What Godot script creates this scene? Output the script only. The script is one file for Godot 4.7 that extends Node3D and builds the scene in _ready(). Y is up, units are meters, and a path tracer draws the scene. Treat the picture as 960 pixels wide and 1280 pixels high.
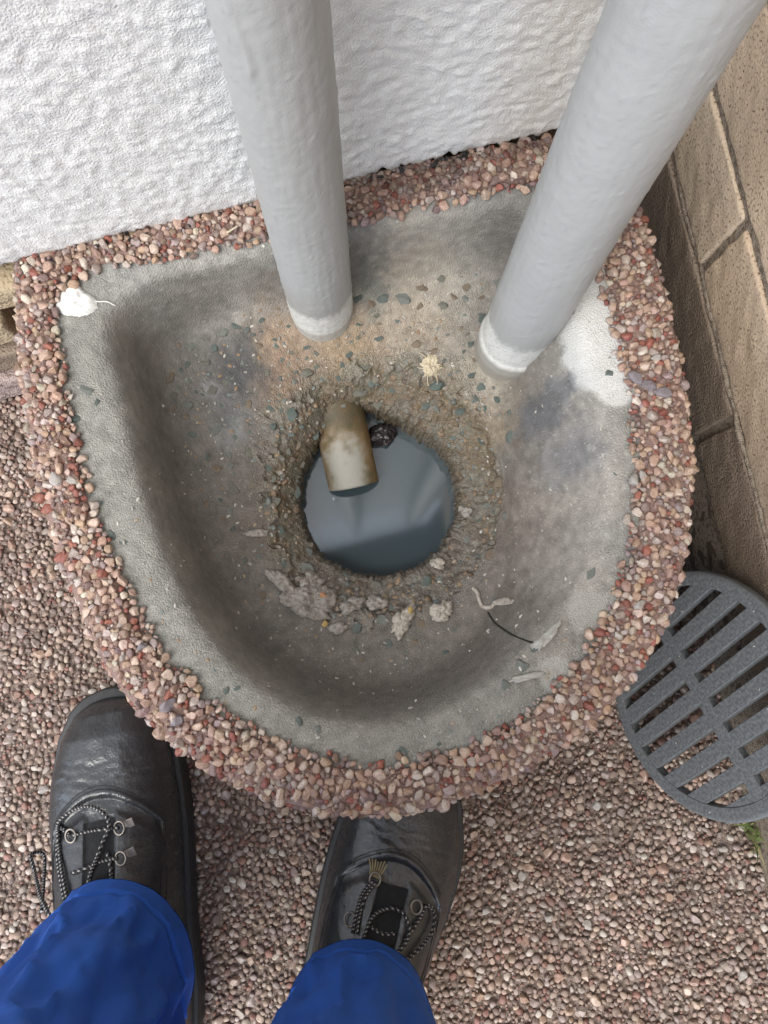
extends Node3D
# A concrete gully basin with a pebbled rim at the foot of a white roughcast wall, seen from above.

const CENTRE := Vector2(0.032, -0.092)
# radius round CENTRE in 64 directions of: rim outside, rim inside, crest of the lip, foot of the bowl's side, worn ring, outlet edge
const OUTER: Array[float] = [0.2236, 0.2268, 0.2308, 0.2366, 0.2434, 0.2524, 0.2641, 0.2781, 0.2931, 0.2743, 0.2549, 0.2406, 0.2289, 0.2200, 0.2138, 0.2103, 0.2090, 0.2098, 0.2123, 0.2168, 0.2236, 0.2331, 0.2455, 0.2621, 0.2779, 0.2836, 0.2696, 0.2574, 0.2455, 0.2355, 0.2282, 0.2221, 0.2176, 0.2145, 0.2129, 0.2128, 0.2120, 0.2124, 0.2140, 0.2155, 0.2160, 0.2168, 0.2181, 0.2195, 0.2205, 0.2196, 0.2201, 0.2210, 0.2229, 0.2258, 0.2277, 0.2284, 0.2305, 0.2291, 0.2293, 0.2276, 0.2272, 0.2273, 0.2267, 0.2262, 0.2244, 0.2230, 0.2217, 0.2221]
const INNER: Array[float] = [0.1898, 0.1930, 0.1974, 0.2034, 0.2101, 0.2195, 0.2305, 0.2443, 0.2530, 0.2400, 0.2163, 0.2029, 0.1937, 0.1857, 0.1800, 0.1762, 0.1743, 0.1740, 0.1756, 0.1793, 0.1849, 0.1928, 0.2035, 0.2177, 0.2318, 0.2318, 0.2213, 0.2089, 0.1979, 0.1892, 0.1833, 0.1795, 0.1773, 0.1737, 0.1719, 0.1717, 0.1717, 0.1730, 0.1752, 0.1755, 0.1775, 0.1801, 0.1806, 0.1827, 0.1854, 0.1874, 0.1910, 0.1911, 0.1930, 0.1941, 0.1953, 0.1960, 0.1952, 0.1951, 0.1928, 0.1920, 0.1908, 0.1914, 0.1896, 0.1897, 0.1877, 0.1866, 0.1865, 0.1872]
const CREST: Array[float] = [0.1603, 0.1625, 0.1659, 0.1700, 0.1755, 0.1832, 0.1950, 0.2109, 0.2214, 0.2183, 0.2069, 0.1952, 0.1857, 0.1787, 0.1738, 0.1708, 0.1695, 0.1698, 0.1717, 0.1753, 0.1809, 0.1885, 0.1986, 0.2101, 0.2173, 0.2127, 0.1983, 0.1830, 0.1711, 0.1633, 0.1596, 0.1576, 0.1554, 0.1531, 0.1518, 0.1519, 0.1527, 0.1535, 0.1544, 0.1552, 0.1552, 0.1550, 0.1544, 0.1545, 0.1558, 0.1581, 0.1612, 0.1643, 0.1672, 0.1697, 0.1713, 0.1723, 0.1728, 0.1727, 0.1719, 0.1705, 0.1689, 0.1667, 0.1646, 0.1629, 0.1610, 0.1596, 0.1592, 0.1594]
const FOOT: Array[float] = [0.1421, 0.1438, 0.1470, 0.1514, 0.1568, 0.1638, 0.1730, 0.1845, 0.1943, 0.1952, 0.1877, 0.1786, 0.1712, 0.1651, 0.1599, 0.1562, 0.1541, 0.1536, 0.1548, 0.1577, 0.1623, 0.1689, 0.1776, 0.1875, 0.1934, 0.1870, 0.1694, 0.1498, 0.1346, 0.1248, 0.1184, 0.1137, 0.1105, 0.1086, 0.1078, 0.1078, 0.1083, 0.1094, 0.1114, 0.1143, 0.1174, 0.1208, 0.1249, 0.1292, 0.1335, 0.1379, 0.1416, 0.1450, 0.1477, 0.1498, 0.1516, 0.1528, 0.1527, 0.1517, 0.1504, 0.1497, 0.1486, 0.1468, 0.1454, 0.1441, 0.1425, 0.1415, 0.1414, 0.1416]
const RING: Array[float] = [0.0864, 0.0854, 0.0853, 0.0839, 0.0829, 0.0828, 0.0835, 0.0850, 0.0870, 0.0869, 0.0877, 0.0893, 0.0919, 0.0956, 0.0940, 0.0925, 0.0920, 0.0924, 0.0937, 0.0960, 0.0943, 0.0934, 0.0933, 0.0941, 0.0959, 0.0986, 0.0968, 0.0960, 0.0961, 0.0971, 0.0978, 0.0965, 0.0962, 0.0968, 0.0984, 0.0985, 0.0977, 0.0979, 0.0991, 0.1012, 0.0999, 0.0983, 0.0976, 0.0979, 0.0992, 0.1002, 0.0979, 0.0966, 0.0963, 0.0969, 0.0985, 0.1010, 0.0987, 0.0973, 0.0970, 0.0975, 0.0990, 0.1009, 0.0972, 0.0946, 0.0931, 0.0924, 0.0911, 0.0883]
const HOLE: Array[float] = [0.0672, 0.0671, 0.0677, 0.0667, 0.0664, 0.0667, 0.0670, 0.0666, 0.0667, 0.0675, 0.0682, 0.0693, 0.0712, 0.0738, 0.0744, 0.0741, 0.0745, 0.0749, 0.0714, 0.0689, 0.0672, 0.0652, 0.0634, 0.0623, 0.0618, 0.0618, 0.0624, 0.0636, 0.0641, 0.0644, 0.0652, 0.0654, 0.0652, 0.0656, 0.0661, 0.0654, 0.0654, 0.0660, 0.0672, 0.0666, 0.0665, 0.0671, 0.0684, 0.0676, 0.0672, 0.0675, 0.0683, 0.0675, 0.0674, 0.0679, 0.0690, 0.0684, 0.0681, 0.0685, 0.0695, 0.0691, 0.0690, 0.0697, 0.0710, 0.0703, 0.0690, 0.0685, 0.0686, 0.0679]
# stains in the concrete, some with painted light and shade: x, z, radius, linear colour, strength; the last nine are cement smears with crisp edges
const STAINS_AND_SHADING := [
	[-0.08433, -0.2428, 0.02497, 0.125, 0.125, 0.117, 0.5],  # dark rows along the left foot: wet stain plus some painted shade
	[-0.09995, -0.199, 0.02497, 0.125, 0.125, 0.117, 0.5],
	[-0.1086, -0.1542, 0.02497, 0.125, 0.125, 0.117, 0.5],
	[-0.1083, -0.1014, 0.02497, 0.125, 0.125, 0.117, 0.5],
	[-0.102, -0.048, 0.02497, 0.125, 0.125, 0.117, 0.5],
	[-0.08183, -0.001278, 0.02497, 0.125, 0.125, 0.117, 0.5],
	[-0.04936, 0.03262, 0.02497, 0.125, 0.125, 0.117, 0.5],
	[0.003554, 0.02544, 0.07617, 0.175, 0.158, 0.142, 0.7],
	[0.07193, 0.03756, 0.05078, 0.175, 0.155, 0.14, 0.7],
	[-0.06408, -0.09071, 0.04443, 0.15, 0.13, 0.11, 0.7],
	[-0.06856, -0.1524, 0.03809, 0.14, 0.125, 0.11, 0.6],
	[0.1291, -0.04551, 0.03491, 0.21, 0.175, 0.15, 0.8],
	[0.1147, 0.003638, 0.03809, 0.18, 0.155, 0.135, 0.7],
	[0.1678, -0.04398, 0.03742, 0.34, 0.315, 0.285, 0.95],  # right slope: beige concrete with the light from the left painted in
	[0.1421, 0.009255, 0.03138, 0.34, 0.315, 0.285, 0.95],
	[0.1817, -0.07903, 0.02656, 0.31, 0.29, 0.27, 0.95],
	[0.1108, 0.0475, 0.02456, 0.25, 0.23, 0.205, 0.7],
	[0.07799, -0.2761, 0.05338, 0.25, 0.245, 0.235, 0.8],
	[0.1466, -0.265, 0.04745, 0.22, 0.215, 0.21, 0.8],
	[-0.04439, -0.2743, 0.04152, 0.31, 0.3, 0.28, 0.9],
	[-0.105, -0.2725, 0.02914, 0.28, 0.28, 0.27, 0.9],
	[0.1137, -0.2351, 0.04605, 0.36, 0.335, 0.29, 0.9],
	[0.07957, -0.2064, 0.04995, 0.34, 0.29, 0.23, 0.9],
	[0.1272, -0.1554, 0.03809, 0.36, 0.325, 0.27, 0.9],
	[0.03229, -0.205, 0.03746, 0.32, 0.24, 0.16, 0.9],
	[-0.01579, -0.2228, 0.03096, 0.31, 0.225, 0.155, 0.8],
	[-0.02716, -0.1933, 0.02497, 0.24, 0.16, 0.11, 0.7],
	[0.1244, -0.117, 0.02581, 0.27, 0.215, 0.15, 0.8],
	[0.06394, -0.2481, 0.01596, 0.12, 0.13, 0.12, 0.6],
	[0.04345, -0.1846, 0.01904, 0.19, 0.205, 0.17, 0.6],
	[0.08659, -0.182, 0.01637, 0.2, 0.21, 0.18, 0.5],
	[0.0005103, -0.1766, 0.01536, 0.15, 0.16, 0.125, 0.6],
	[0.06753, -0.2368, 0.01596, 0.15, 0.165, 0.15, 0.55],
	[-0.06612, -0.2411, 0.02763, 0.17, 0.165, 0.155, 0.6],
	[-0.05261, -0.2103, 0.02622, 0.06, 0.065, 0.07, 0.85],
	[-0.06968, -0.1808, 0.01873, 0.13, 0.135, 0.14, 0.8],
	[-0.04003, -0.2345, 0.01249, 0.07, 0.075, 0.08, 0.7],
	[-0.07597, -0.2008, 0.008741, 0.3, 0.32, 0.34, 0.6],
	[-0.07047, -0.1641, 0.01124, 0.24, 0.25, 0.26, 0.6],
	[0.1644, -0.1083, 0.01873, 0.11, 0.12, 0.14, 0.75],
	[0.1668, -0.06726, 0.02248, 0.2, 0.205, 0.22, 0.7],
	[0.1807, -0.1215, 0.01105, 0.14, 0.15, 0.17, 0.7],
	[0.1813, -0.2491, 0.02373, 0.13, 0.125, 0.12, 0.5],
	[0.2137, -0.1874, 0.01399, 0.6, 0.6, 0.585, 0.92],
	[0.212, -0.1694, 0.01748, 0.6, 0.6, 0.585, 0.92],
	[0.2026, -0.1509, 0.02214, 0.6, 0.6, 0.585, 0.92],
	[0.2105, -0.1436, 0.02098, 0.6, 0.6, 0.585, 0.92],
	[0.2014, -0.1202, 0.02098, 0.6, 0.6, 0.585, 0.92],
	[0.2056, -0.1031, 0.01515, 0.6, 0.6, 0.585, 0.92],
	[0.1933, -0.1352, 0.01515, 0.6, 0.6, 0.585, 0.92],
	[0.1077, 0.07272, 0.01434, 0.45, 0.44, 0.41, 0.7],
	[0.1406, 0.03975, 0.01655, 0.4, 0.39, 0.36, 0.6]]
const CRISP_FROM := 43

var rng := RandomNumberGenerator.new()
var n_fine := FastNoiseLite.new()
var n_mid := FastNoiseLite.new()
var n_big := FastNoiseLite.new()
var n_cell := FastNoiseLite.new()
var stain_shading_flat := PackedFloat32Array()
var M := {}
var taken := {}


func _ready() -> void:
	rng.seed = 7
	# camera
	var cam := Camera3D.new()
	cam.name = "camera"
	cam.fov = 67.33
	cam.near = 0.02
	cam.far = 300.0
	cam.transform = Transform3D(Basis(Vector3(0.96514, 0.01651, 0.26120), Vector3(0.25715, 0.12592, -0.95813), Vector3(-0.04871, 0.99190, 0.11729)), Vector3(0, 0.72, 0))
	add_child(cam)
	cam.current = true
	# overcast sky
	var we := WorldEnvironment.new()
	we.name = "world_environment"
	var env := Environment.new()
	env.background_mode = Environment.BG_SKY
	var sm := ProceduralSkyMaterial.new()
	sm.sky_top_color = Color(0.755, 0.85, 0.965)
	sm.sky_horizon_color = Color(0.79, 0.87, 0.965)
	sm.sky_curve = 0.2
	sm.ground_bottom_color = Color(0.32, 0.30, 0.29)
	sm.ground_horizon_color = Color(0.42, 0.41, 0.40)
	var sky := Sky.new()
	sky.sky_material = sm
	env.sky = sky
	env.background_energy_multiplier = 1.3
	env.tonemap_mode = Environment.TONE_MAPPER_LINEAR
	env.tonemap_exposure = 3.75
	env.sdfgi_enabled = true
	env.ssao_enabled = true
	env.ssil_enabled = true
	we.environment = env
	add_child(we)
	# the sun behind thin cloud, from the upper left
	var sun := DirectionalLight3D.new()
	sun.name = "sun"
	sun.light_energy = 0.32
	sun.light_color = Color(1.0, 0.99, 0.975)
	sun.light_angular_distance = 45.0
	sun.shadow_enabled = true
	sun.look_at_from_position(Vector3(-0.72, 1.2, 0.48), Vector3.ZERO, Vector3.UP)
	add_child(sun)

	noises()
	materials()
	ground()
	white_wall()
	brick_wall()
	basin()
	water()
	down_pipe(Vector3(0.0237, 0.128, -0.2425), Vector3(0.0004, 0.9994, -0.0351), 0.0252, "grey painted waste pipe on the left, standing upright in the back of the basin", false)
	down_pipe(Vector3(0.1666, 0.118, -0.177), Vector3(0.0359, 0.9977, -0.0568), 0.0275, "wider looking grey painted pipe on the right, between basin and brick wall", true)
	spout()
	grate()
	person()
	debris()
	weed()


# ---------------------------------------------------------------- helpers
func noise(seed_: int, freq: float, octaves := 3, kind := FastNoiseLite.TYPE_SIMPLEX_SMOOTH) -> FastNoiseLite:
	var n := FastNoiseLite.new()
	n.seed = seed_
	n.noise_type = kind
	n.frequency = freq
	n.fractal_octaves = octaves
	if octaves == 1:
		n.fractal_type = FastNoiseLite.FRACTAL_NONE
	return n


func noises() -> void:
	n_fine = noise(1, 420.0, 3)
	n_mid = noise(2, 90.0, 3)
	n_big = noise(3, 22.0, 3)
	n_cell = noise(4, 130.0, 1, FastNoiseLite.TYPE_CELLULAR)
	n_cell.cellular_return_type = FastNoiseLite.RETURN_DISTANCE
	for s in STAINS_AND_SHADING:
		for v in s:
			stain_shading_flat.append(v)


func numbered(called: String) -> String:
	var k: int = taken.get(called, 0)
	taken[called] = k + 1
	return called if k == 0 else "%s_%03d" % [called, k]


func thing(called: String, label: String, category: String, at := Vector3.ZERO, group := "") -> Node3D:
	var o := Node3D.new()
	o.name = numbered(called)
	o.position = at
	add_child(o)
	tag(o, label, category, group)
	return o


func tag(o: Node, label: String, category: String, group := "") -> void:
	o.set_meta("label", label)
	o.set_meta("category", category)
	if group:
		o.set_meta("group", group)


func put(called: String, mesh: Mesh, mat: Material, parent: Node = self) -> MeshInstance3D:
	var o := MeshInstance3D.new()
	o.name = numbered(called) if parent == self else called
	o.mesh = mesh
	o.material_override = mat
	parent.add_child(o, true)
	return o


func make(v: PackedVector3Array, idx: PackedInt32Array, c := PackedColorArray(), uv := PackedVector2Array()) -> ArrayMesh:
	# one smooth surface; triangles run clockwise seen from outside
	var nrm := PackedVector3Array()
	nrm.resize(v.size())
	for t in range(0, idx.size(), 3):
		var a := idx[t]
		var b := idx[t + 1]
		var d := idx[t + 2]
		var fn := (v[d] - v[a]).cross(v[b] - v[a])
		nrm[a] += fn
		nrm[b] += fn
		nrm[d] += fn
	for i in nrm.size():
		nrm[i] = nrm[i].normalized() if nrm[i].length_squared() > 0.0 else Vector3.UP
	var arr := []
	arr.resize(Mesh.ARRAY_MAX)
	arr[Mesh.ARRAY_VERTEX] = v
	arr[Mesh.ARRAY_NORMAL] = nrm
	arr[Mesh.ARRAY_INDEX] = idx
	if c.size():
		arr[Mesh.ARRAY_COLOR] = c
	if uv.size():
		arr[Mesh.ARRAY_TEX_UV] = uv
	var m := ArrayMesh.new()
	m.add_surface_from_arrays(Mesh.PRIMITIVE_TRIANGLES, arr, [], {}, Mesh.ARRAY_FLAG_USE_DYNAMIC_UPDATE)
	return m


func grid_index(nu: int, nv: int, wrap: bool, flip := false) -> PackedInt32Array:
	# nu columns (wrapping when wrap), nv rows; vertex = row * nu + column
	var idx := PackedInt32Array()
	var cols := nu if wrap else nu - 1
	idx.resize(cols * (nv - 1) * 6)
	var k := 0
	for r in nv - 1:
		for q in cols:
			var a := r * nu + q
			var b := r * nu + (q + 1) % nu
			var d := a + nu
			var e := b + nu
			if flip:
				idx[k] = a; idx[k + 1] = d; idx[k + 2] = b; idx[k + 3] = b; idx[k + 4] = d; idx[k + 5] = e
			else:
				idx[k] = a; idx[k + 1] = b; idx[k + 2] = d; idx[k + 3] = b; idx[k + 4] = e; idx[k + 5] = d
			k += 6
	return idx


func ring_at(arr: Array[float], a: float) -> float:
	var f := fposmod((a + PI) / TAU * 64.0, 64.0)
	var i := int(f)
	f -= i
	var p0 := arr[(i + 63) % 64]
	var p1 := arr[i % 64]
	var p2 := arr[(i + 1) % 64]
	var p3 := arr[(i + 2) % 64]
	return p1 + 0.5 * f * (p2 - p0 + f * (2.0 * p0 - 5.0 * p1 + 4.0 * p2 - p3 + f * (3.0 * (p1 - p2) + p3 - p0)))


func mix3(a: Color, b: Color, f: float) -> Color:
	return a.lerp(b, clampf(f, 0.0, 1.0))


func tube(path: PackedVector3Array, radii: PackedFloat32Array, sides := 10, paint = null, closed_ends := true) -> ArrayMesh:
	var v := PackedVector3Array()
	var c := PackedColorArray()
	var n := path.size()
	var side := Vector3.ZERO
	for i in n:
		var along := (path[mini(i + 1, n - 1)] - path[maxi(i - 1, 0)]).normalized()
		if side == Vector3.ZERO:
			side = along.cross(Vector3.UP if absf(along.y) < 0.9 else Vector3.RIGHT).normalized()
		side = (side - along * side.dot(along)).normalized()
		var up := side.cross(along)
		for k in sides:
			var a := TAU * k / sides
			v.append(path[i] + (side * cos(a) + up * sin(a)) * radii[mini(i, radii.size() - 1)])
			if paint != null:
				c.append(paint.call(i, k))
	var idx := grid_index(sides, n, true, true)
	if closed_ends:
		for e in [0, n - 1]:
			var mid := v.size()
			v.append(path[e])
			if paint != null:
				c.append(paint.call(e, 0))
			for k in sides:
				var p: int = e * sides + k
				var q: int = e * sides + (k + 1) % sides
				idx.append_array(PackedInt32Array([mid, q, p] if e > 0 else [mid, p, q]))
	return make(v, idx, c)


func smooth_path(pts: PackedVector3Array, step: float) -> PackedVector3Array:
	var cv := Curve3D.new()
	cv.bake_interval = step
	for i in pts.size():
		var t := (pts[mini(i + 1, pts.size() - 1)] - pts[maxi(i - 1, 0)]) / 6.0
		cv.add_point(pts[i], -t, t)
	return cv.get_baked_points()


func rounded_box(size: Vector3, bevel: float, rough := 0.0, seed_ := 0, nx := 1, ny := 1, nz := 1) -> ArrayMesh:
	# six faces whose corners are pulled in to a round edge; rough pushes the faces about
	var st := PackedVector3Array()
	var idx := PackedInt32Array()
	var nz_ := noise(seed_ + 50, 60.0, 3)
	var h := size * 0.5
	var inner := h - Vector3.ONE * bevel
	for f in 6:
		var ax := f / 2
		var sg := 1.0 if f % 2 == 0 else -1.0
		var ub := (ax + 1) % 3
		var vb := (ax + 2) % 3
		var count: Array[int] = [nx, ny, nz]
		var us := spread(h[ub], bevel, count[ub])
		var vs := spread(h[vb], bevel, count[vb])
		var first := st.size()
		for b in vs:
			for a in us:
				var p := Vector3.ZERO
				p[ax] = h[ax] * sg
				p[ub] = a
				p[vb] = b
				var core := p.clamp(-inner, inner)
				var d := p - core
				p = core + d.normalized() * minf(bevel, d.length()) if d.length() > 0.0 else p
				if rough > 0.0:
					p += d.normalized() * rough * (nz_.get_noise_3dv(p + Vector3.ONE * seed_) * 1.4 + 0.5 * n_mid.get_noise_3dv(p * 2.5 + Vector3.ONE * seed_))
				st.append(p)
		var part := grid_index(us.size(), vs.size(), false, sg < 0.0)
		for k in part:
			idx.append(first + k)
	return make_welded(st, idx)


func spread(half: float, bevel: float, n: int) -> PackedFloat32Array:
	var out := PackedFloat32Array([-half, -half + bevel * 0.35, -half + bevel])
	for k in range(1, n):
		out.append(lerpf(-half + bevel, half - bevel, float(k) / n))
	out.append_array(PackedFloat32Array([half - bevel, half - bevel * 0.35, half]))
	return out


func make_welded(v: PackedVector3Array, idx: PackedInt32Array, paint = null) -> ArrayMesh:
	var known := {}
	var to := PackedInt32Array()
	var out := PackedVector3Array()
	for p in v:
		var key := Vector3i((p * 50000.0).round())
		if not known.has(key):
			known[key] = out.size()
			out.append(p)
		to.append(known[key])
	var ni := PackedInt32Array()
	for t in range(0, idx.size(), 3):
		var a := to[idx[t]]
		var b := to[idx[t + 1]]
		var d := to[idx[t + 2]]
		if a != b and b != d and a != d:
			ni.append_array(PackedInt32Array([a, b, d]))
	var c := PackedColorArray()
	if paint != null:
		for p in out:
			c.append(paint.call(p))
	return make(out, ni, c)


func icosphere(level: int) -> Array:
	var g := (1.0 + sqrt(5.0)) / 2.0
	var v: Array[Vector3] = []
	for p in [[-1, g, 0], [1, g, 0], [-1, -g, 0], [1, -g, 0], [0, -1, g], [0, 1, g], [0, -1, -g], [0, 1, -g], [g, 0, -1], [g, 0, 1], [-g, 0, -1], [-g, 0, 1]]:
		v.append(Vector3(p[0], p[1], p[2]).normalized())
	var f: Array = [[0, 11, 5], [0, 5, 1], [0, 1, 7], [0, 7, 10], [0, 10, 11], [1, 5, 9], [5, 11, 4], [11, 10, 2], [10, 7, 6], [7, 1, 8], [3, 9, 4], [3, 4, 2], [3, 2, 6], [3, 6, 8], [3, 8, 9], [4, 9, 5], [2, 4, 11], [6, 2, 10], [8, 6, 7], [9, 8, 1]]
	for l in level:
		var mids := {}
		var nf := []
		for t in f:
			var m := []
			for e in 3:
				var a: int = mini(t[e], t[(e + 1) % 3])
				var b: int = maxi(t[e], t[(e + 1) % 3])
				var key := Vector2i(a, b)
				if not mids.has(key):
					mids[key] = v.size()
					v.append(((v[a] + v[b]) * 0.5).normalized())
				m.append(mids[key])
			nf.append_array([[t[0], m[0], m[2]], [t[1], m[1], m[0]], [t[2], m[2], m[1]], [m[0], m[1], m[2]]])
		f = nf
	return [v, f]


func pebble_mesh(seed_: int, level: int, angular := 0.35) -> ArrayMesh:
	# a river pebble of radius 1: a ball cut by a few soft planes, then made uneven
	var ball := icosphere(level)
	var r := RandomNumberGenerator.new()
	r.seed = 900 + seed_
	var n := noise(seed_ + 20, 0.9, 2)
	var planes: Array[Vector3] = []
	var cut: Array[float] = []
	for k in 9:
		planes.append(Vector3(r.randfn(), r.randfn(), r.randfn()).normalized())
		cut.append(r.randf_range(0.46, 0.82))
	var v := PackedVector3Array()
	for p: Vector3 in ball[0]:
		var q := p
		for k in 9:
			var over := q.dot(planes[k]) - cut[k]
			if over > 0.0:
				q -= planes[k] * over * (0.62 + angular)
		q *= 1.0 + 0.16 * n.get_noise_3dv(p * 1.3)
		v.append(q)
	var idx := PackedInt32Array()
	for t in ball[1]:
		idx.append_array(PackedInt32Array([t[0], t[2], t[1]]))
	return make(v, idx)


# ---------------------------------------------------------------- materials
func noise_tex(seed_: int, freq: float, octaves := 4, kind := FastNoiseLite.TYPE_SIMPLEX_SMOOTH, size := 512, ramp: Gradient = null) -> NoiseTexture2D:
	var t := NoiseTexture2D.new()
	t.noise = noise(seed_, freq, octaves, kind)
	t.width = size
	t.height = size
	t.seamless = true
	if ramp:
		t.color_ramp = ramp
	return t


func ramp(stops: Array) -> Gradient:
	var g := Gradient.new()
	var o := PackedFloat32Array()
	var c := PackedColorArray()
	for s in stops:
		o.append(s[0])
		c.append(s[1])
	g.offsets = o
	g.colors = c
	return g


func grey(v: float) -> Color:
	return Color(v, v, v)


func mat(called: String, color: Color, rough: float, bump: Texture2D = null, bump_cm := 0.0, per_metre := 8.0, albedo: Texture2D = null) -> StandardMaterial3D:
	# color is linear
	var m := StandardMaterial3D.new()
	m.resource_name = called
	m.albedo_color = color.linear_to_srgb()
	m.roughness = rough
	m.uv1_triplanar = true
	m.uv1_scale = Vector3.ONE * per_metre
	if bump:
		m.heightmap_enabled = true
		m.heightmap_texture = bump
		m.heightmap_scale = bump_cm
	if albedo:
		m.albedo_texture = albedo
	return m


func vmat(called: String, rough: float, bump: Texture2D = null, bump_cm := 0.0, per_metre := 8.0, albedo: Texture2D = null) -> StandardMaterial3D:
	var m := mat(called, Color.WHITE, rough, bump, bump_cm, per_metre, albedo)
	m.vertex_color_use_as_albedo = true
	return m


const PEBBLE_COLOURS := [[0.51, 0.375, 0.295], [0.47, 0.335, 0.26], [0.57, 0.45, 0.37], [0.42, 0.29, 0.23], [0.34, 0.225, 0.18], [0.49, 0.34, 0.255], [0.31, 0.115, 0.085], [0.26, 0.18, 0.165], [0.44, 0.37, 0.33], [0.6, 0.52, 0.455], [0.39, 0.31, 0.295], [0.52, 0.36, 0.29]]


func materials() -> void:
	var grain := noise_tex(11, 0.11, 5, FastNoiseLite.TYPE_PERLIN)
	var pits := noise_tex(12, 0.045, 2, FastNoiseLite.TYPE_CELLULAR)
	var mottle := noise_tex(13, 0.02, 5, FastNoiseLite.TYPE_SIMPLEX_SMOOTH, 512, ramp([[0.0, Color(0.55, 0.5, 0.47)], [0.32, Color(0.80, 0.77, 0.75)], [0.5, grey(0.96)], [1.0, grey(1.0)]]))
	var speck := noise_tex(14, 0.035, 3, FastNoiseLite.TYPE_SIMPLEX_SMOOTH, 1024, ramp([[0.0, Color(0.25, 0.2, 0.18)], [0.17, Color(0.45, 0.38, 0.34)], [0.24, grey(0.90)], [0.6, grey(0.98)], [0.86, grey(1.0)], [1.0, Color(1.0, 0.98, 0.94)]]))
	var weave := noise_tex(15, 0.18, 2)
	var sand := noise_tex(19, 0.16, 3, FastNoiseLite.TYPE_PERLIN, 1024, ramp([[0.0, Color(0.45, 0.44, 0.43)], [0.3, Color(0.78, 0.77, 0.75)], [0.5, grey(0.92)], [0.7, grey(0.97)], [1.0, grey(1.0)]]))
	M.concrete = vmat("concrete", 0.62, grain, 0.10, 14.0, sand)
	M.wet = vmat("wet concrete", 0.27, grain, 0.14, 14.0, sand)
	M.mortar = mat("mortar", Color(0.27, 0.18, 0.155), 0.5, grain, 0.15, 20.0)
	M.stucco = vmat("white roughcast", 0.88, grain, 0.05, 12.0)
	M.pipe = vmat("grey pipe paint", 0.5, grain, 0.008, 14.0)
	M.pebble_mix = vmat("pebbles", 0.33, grain, 0.02, 0.5, mottle)
	M.pebble_mix.uv1_scale = Vector3.ONE * 0.35
	M.pebbles = []
	for k in PEBBLE_COLOURS.size():
		var c: Array = PEBBLE_COLOURS[k]
		var p := mat("pebble", Color(c[0], c[1], c[2]), 0.33, null, 0.0, 0.35, mottle)
		M.pebbles.append(p)
	M.quartz = mat("white quartz", Color(0.66, 0.62, 0.58), 0.4, grain, 0.05, 1.0, mottle)
	M.lilac = mat("lilac cement", Color(0.47, 0.42, 0.45), 0.6, grain, 0.08, 1.0, mottle)
	M.earth = mat("damp earth under the gravel", Color(0.31, 0.245, 0.21), 0.95, grain, 0.2, 14.0, mottle)
	M.gravel = vmat("gravel", 0.72, null, 0.0, 0.35, mottle)
	var tones := [[0.57, 0.44, 0.315], [0.61, 0.48, 0.35], [0.54, 0.41, 0.29], [0.58, 0.46, 0.335]]
	M.bricks = []
	for t in tones:
		M.bricks.append(mat("tan brick", Color(t[0], t[1], t[2]), 0.85, grain, 0.05, 9.0, speck))
	M.brick_dark = mat("damp dirty brick", Color(0.27, 0.205, 0.15), 0.7, grain, 0.12, 9.0, speck)
	M.brick_wet = mat("wet dark brick", Color(0.12, 0.093, 0.07), 0.6, grain, 0.12, 9.0, speck)
	M.brick_mortar = mat("brick mortar", Color(0.36, 0.295, 0.225), 0.9, grain, 0.25, 16.0, mottle)
	M.yellow_brick = mat("yellow plinth brick", Color(0.50, 0.40, 0.26), 0.85, pits, 0.15, 10.0, speck)
	M.pink_stone = mat("pinkish stone", Color(0.46, 0.36, 0.33), 0.85, grain, 0.15, 10.0, mottle)
	M.grate = mat("dusty black plastic", Color(0.225, 0.24, 0.25), 0.5, grain, 0.012, 18.0, noise_tex(16, 0.03, 5, FastNoiseLite.TYPE_SIMPLEX_SMOOTH, 512, ramp([[0.0, grey(0.62)], [0.5, grey(0.82)], [1.0, grey(1.0)]])))
	M.dust = mat("pale dust", Color(0.62, 0.62, 0.60), 0.9)
	M.leather = mat("black leather", Color(0.028, 0.031, 0.035), 0.62, noise_tex(17, 0.05, 4, FastNoiseLite.TYPE_CELLULAR), 0.035, 16.0)
	M.leather.metallic_specular = 0.72
	M.leather.roughness_texture = noise_tex(18, 0.012, 4, FastNoiseLite.TYPE_SIMPLEX_SMOOTH, 512, ramp([[0.0, grey(0.34)], [0.5, grey(0.5)], [1.0, grey(0.85)]]))
	M.leather_old = mat("worn black leather", Color(0.030, 0.031, 0.032), 0.55, noise_tex(17, 0.05, 4, FastNoiseLite.TYPE_CELLULAR), 0.05, 14.0)
	M.rubber = mat("black rubber sole", Color(0.028, 0.029, 0.031), 0.6, grain, 0.02, 20.0)
	M.tongue = mat("black padded tongue", Color(0.018, 0.019, 0.022), 0.8, weave, 0.05, 30.0)
	M.lace = vmat("flecked lace", 0.8)
	M.metal = mat("dull eyelet metal", Color(0.30, 0.27, 0.24), 0.45)
	M.metal.metallic = 0.85
	M.denim = mat("blue work cloth", Color(0.020, 0.112, 0.50), 0.85, weave, 0.03, 30.0)
	M.denim.rim_enabled = true
	M.denim.rim = 0.25
	M.denim.rim_tint = 0.7
	M.water = mat("murky water", Color(0.046, 0.066, 0.077), 0.05)
	M.water.metallic_specular = 0.7
	M.water.clearcoat_enabled = true
	M.water.clearcoat = 0.7
	M.water.clearcoat_roughness = 0.06
	M.spout = vmat("stained plastic", 0.5, grain, 0.05, 20.0)
	M.paper = mat("wet paper pulp", Color(0.43, 0.405, 0.375), 0.6, grain, 0.1, 20.0, mottle)
	M.paper_pale = mat("pale torn paper", Color(0.57, 0.53, 0.47), 0.6, grain, 0.08, 20.0, mottle)
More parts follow.
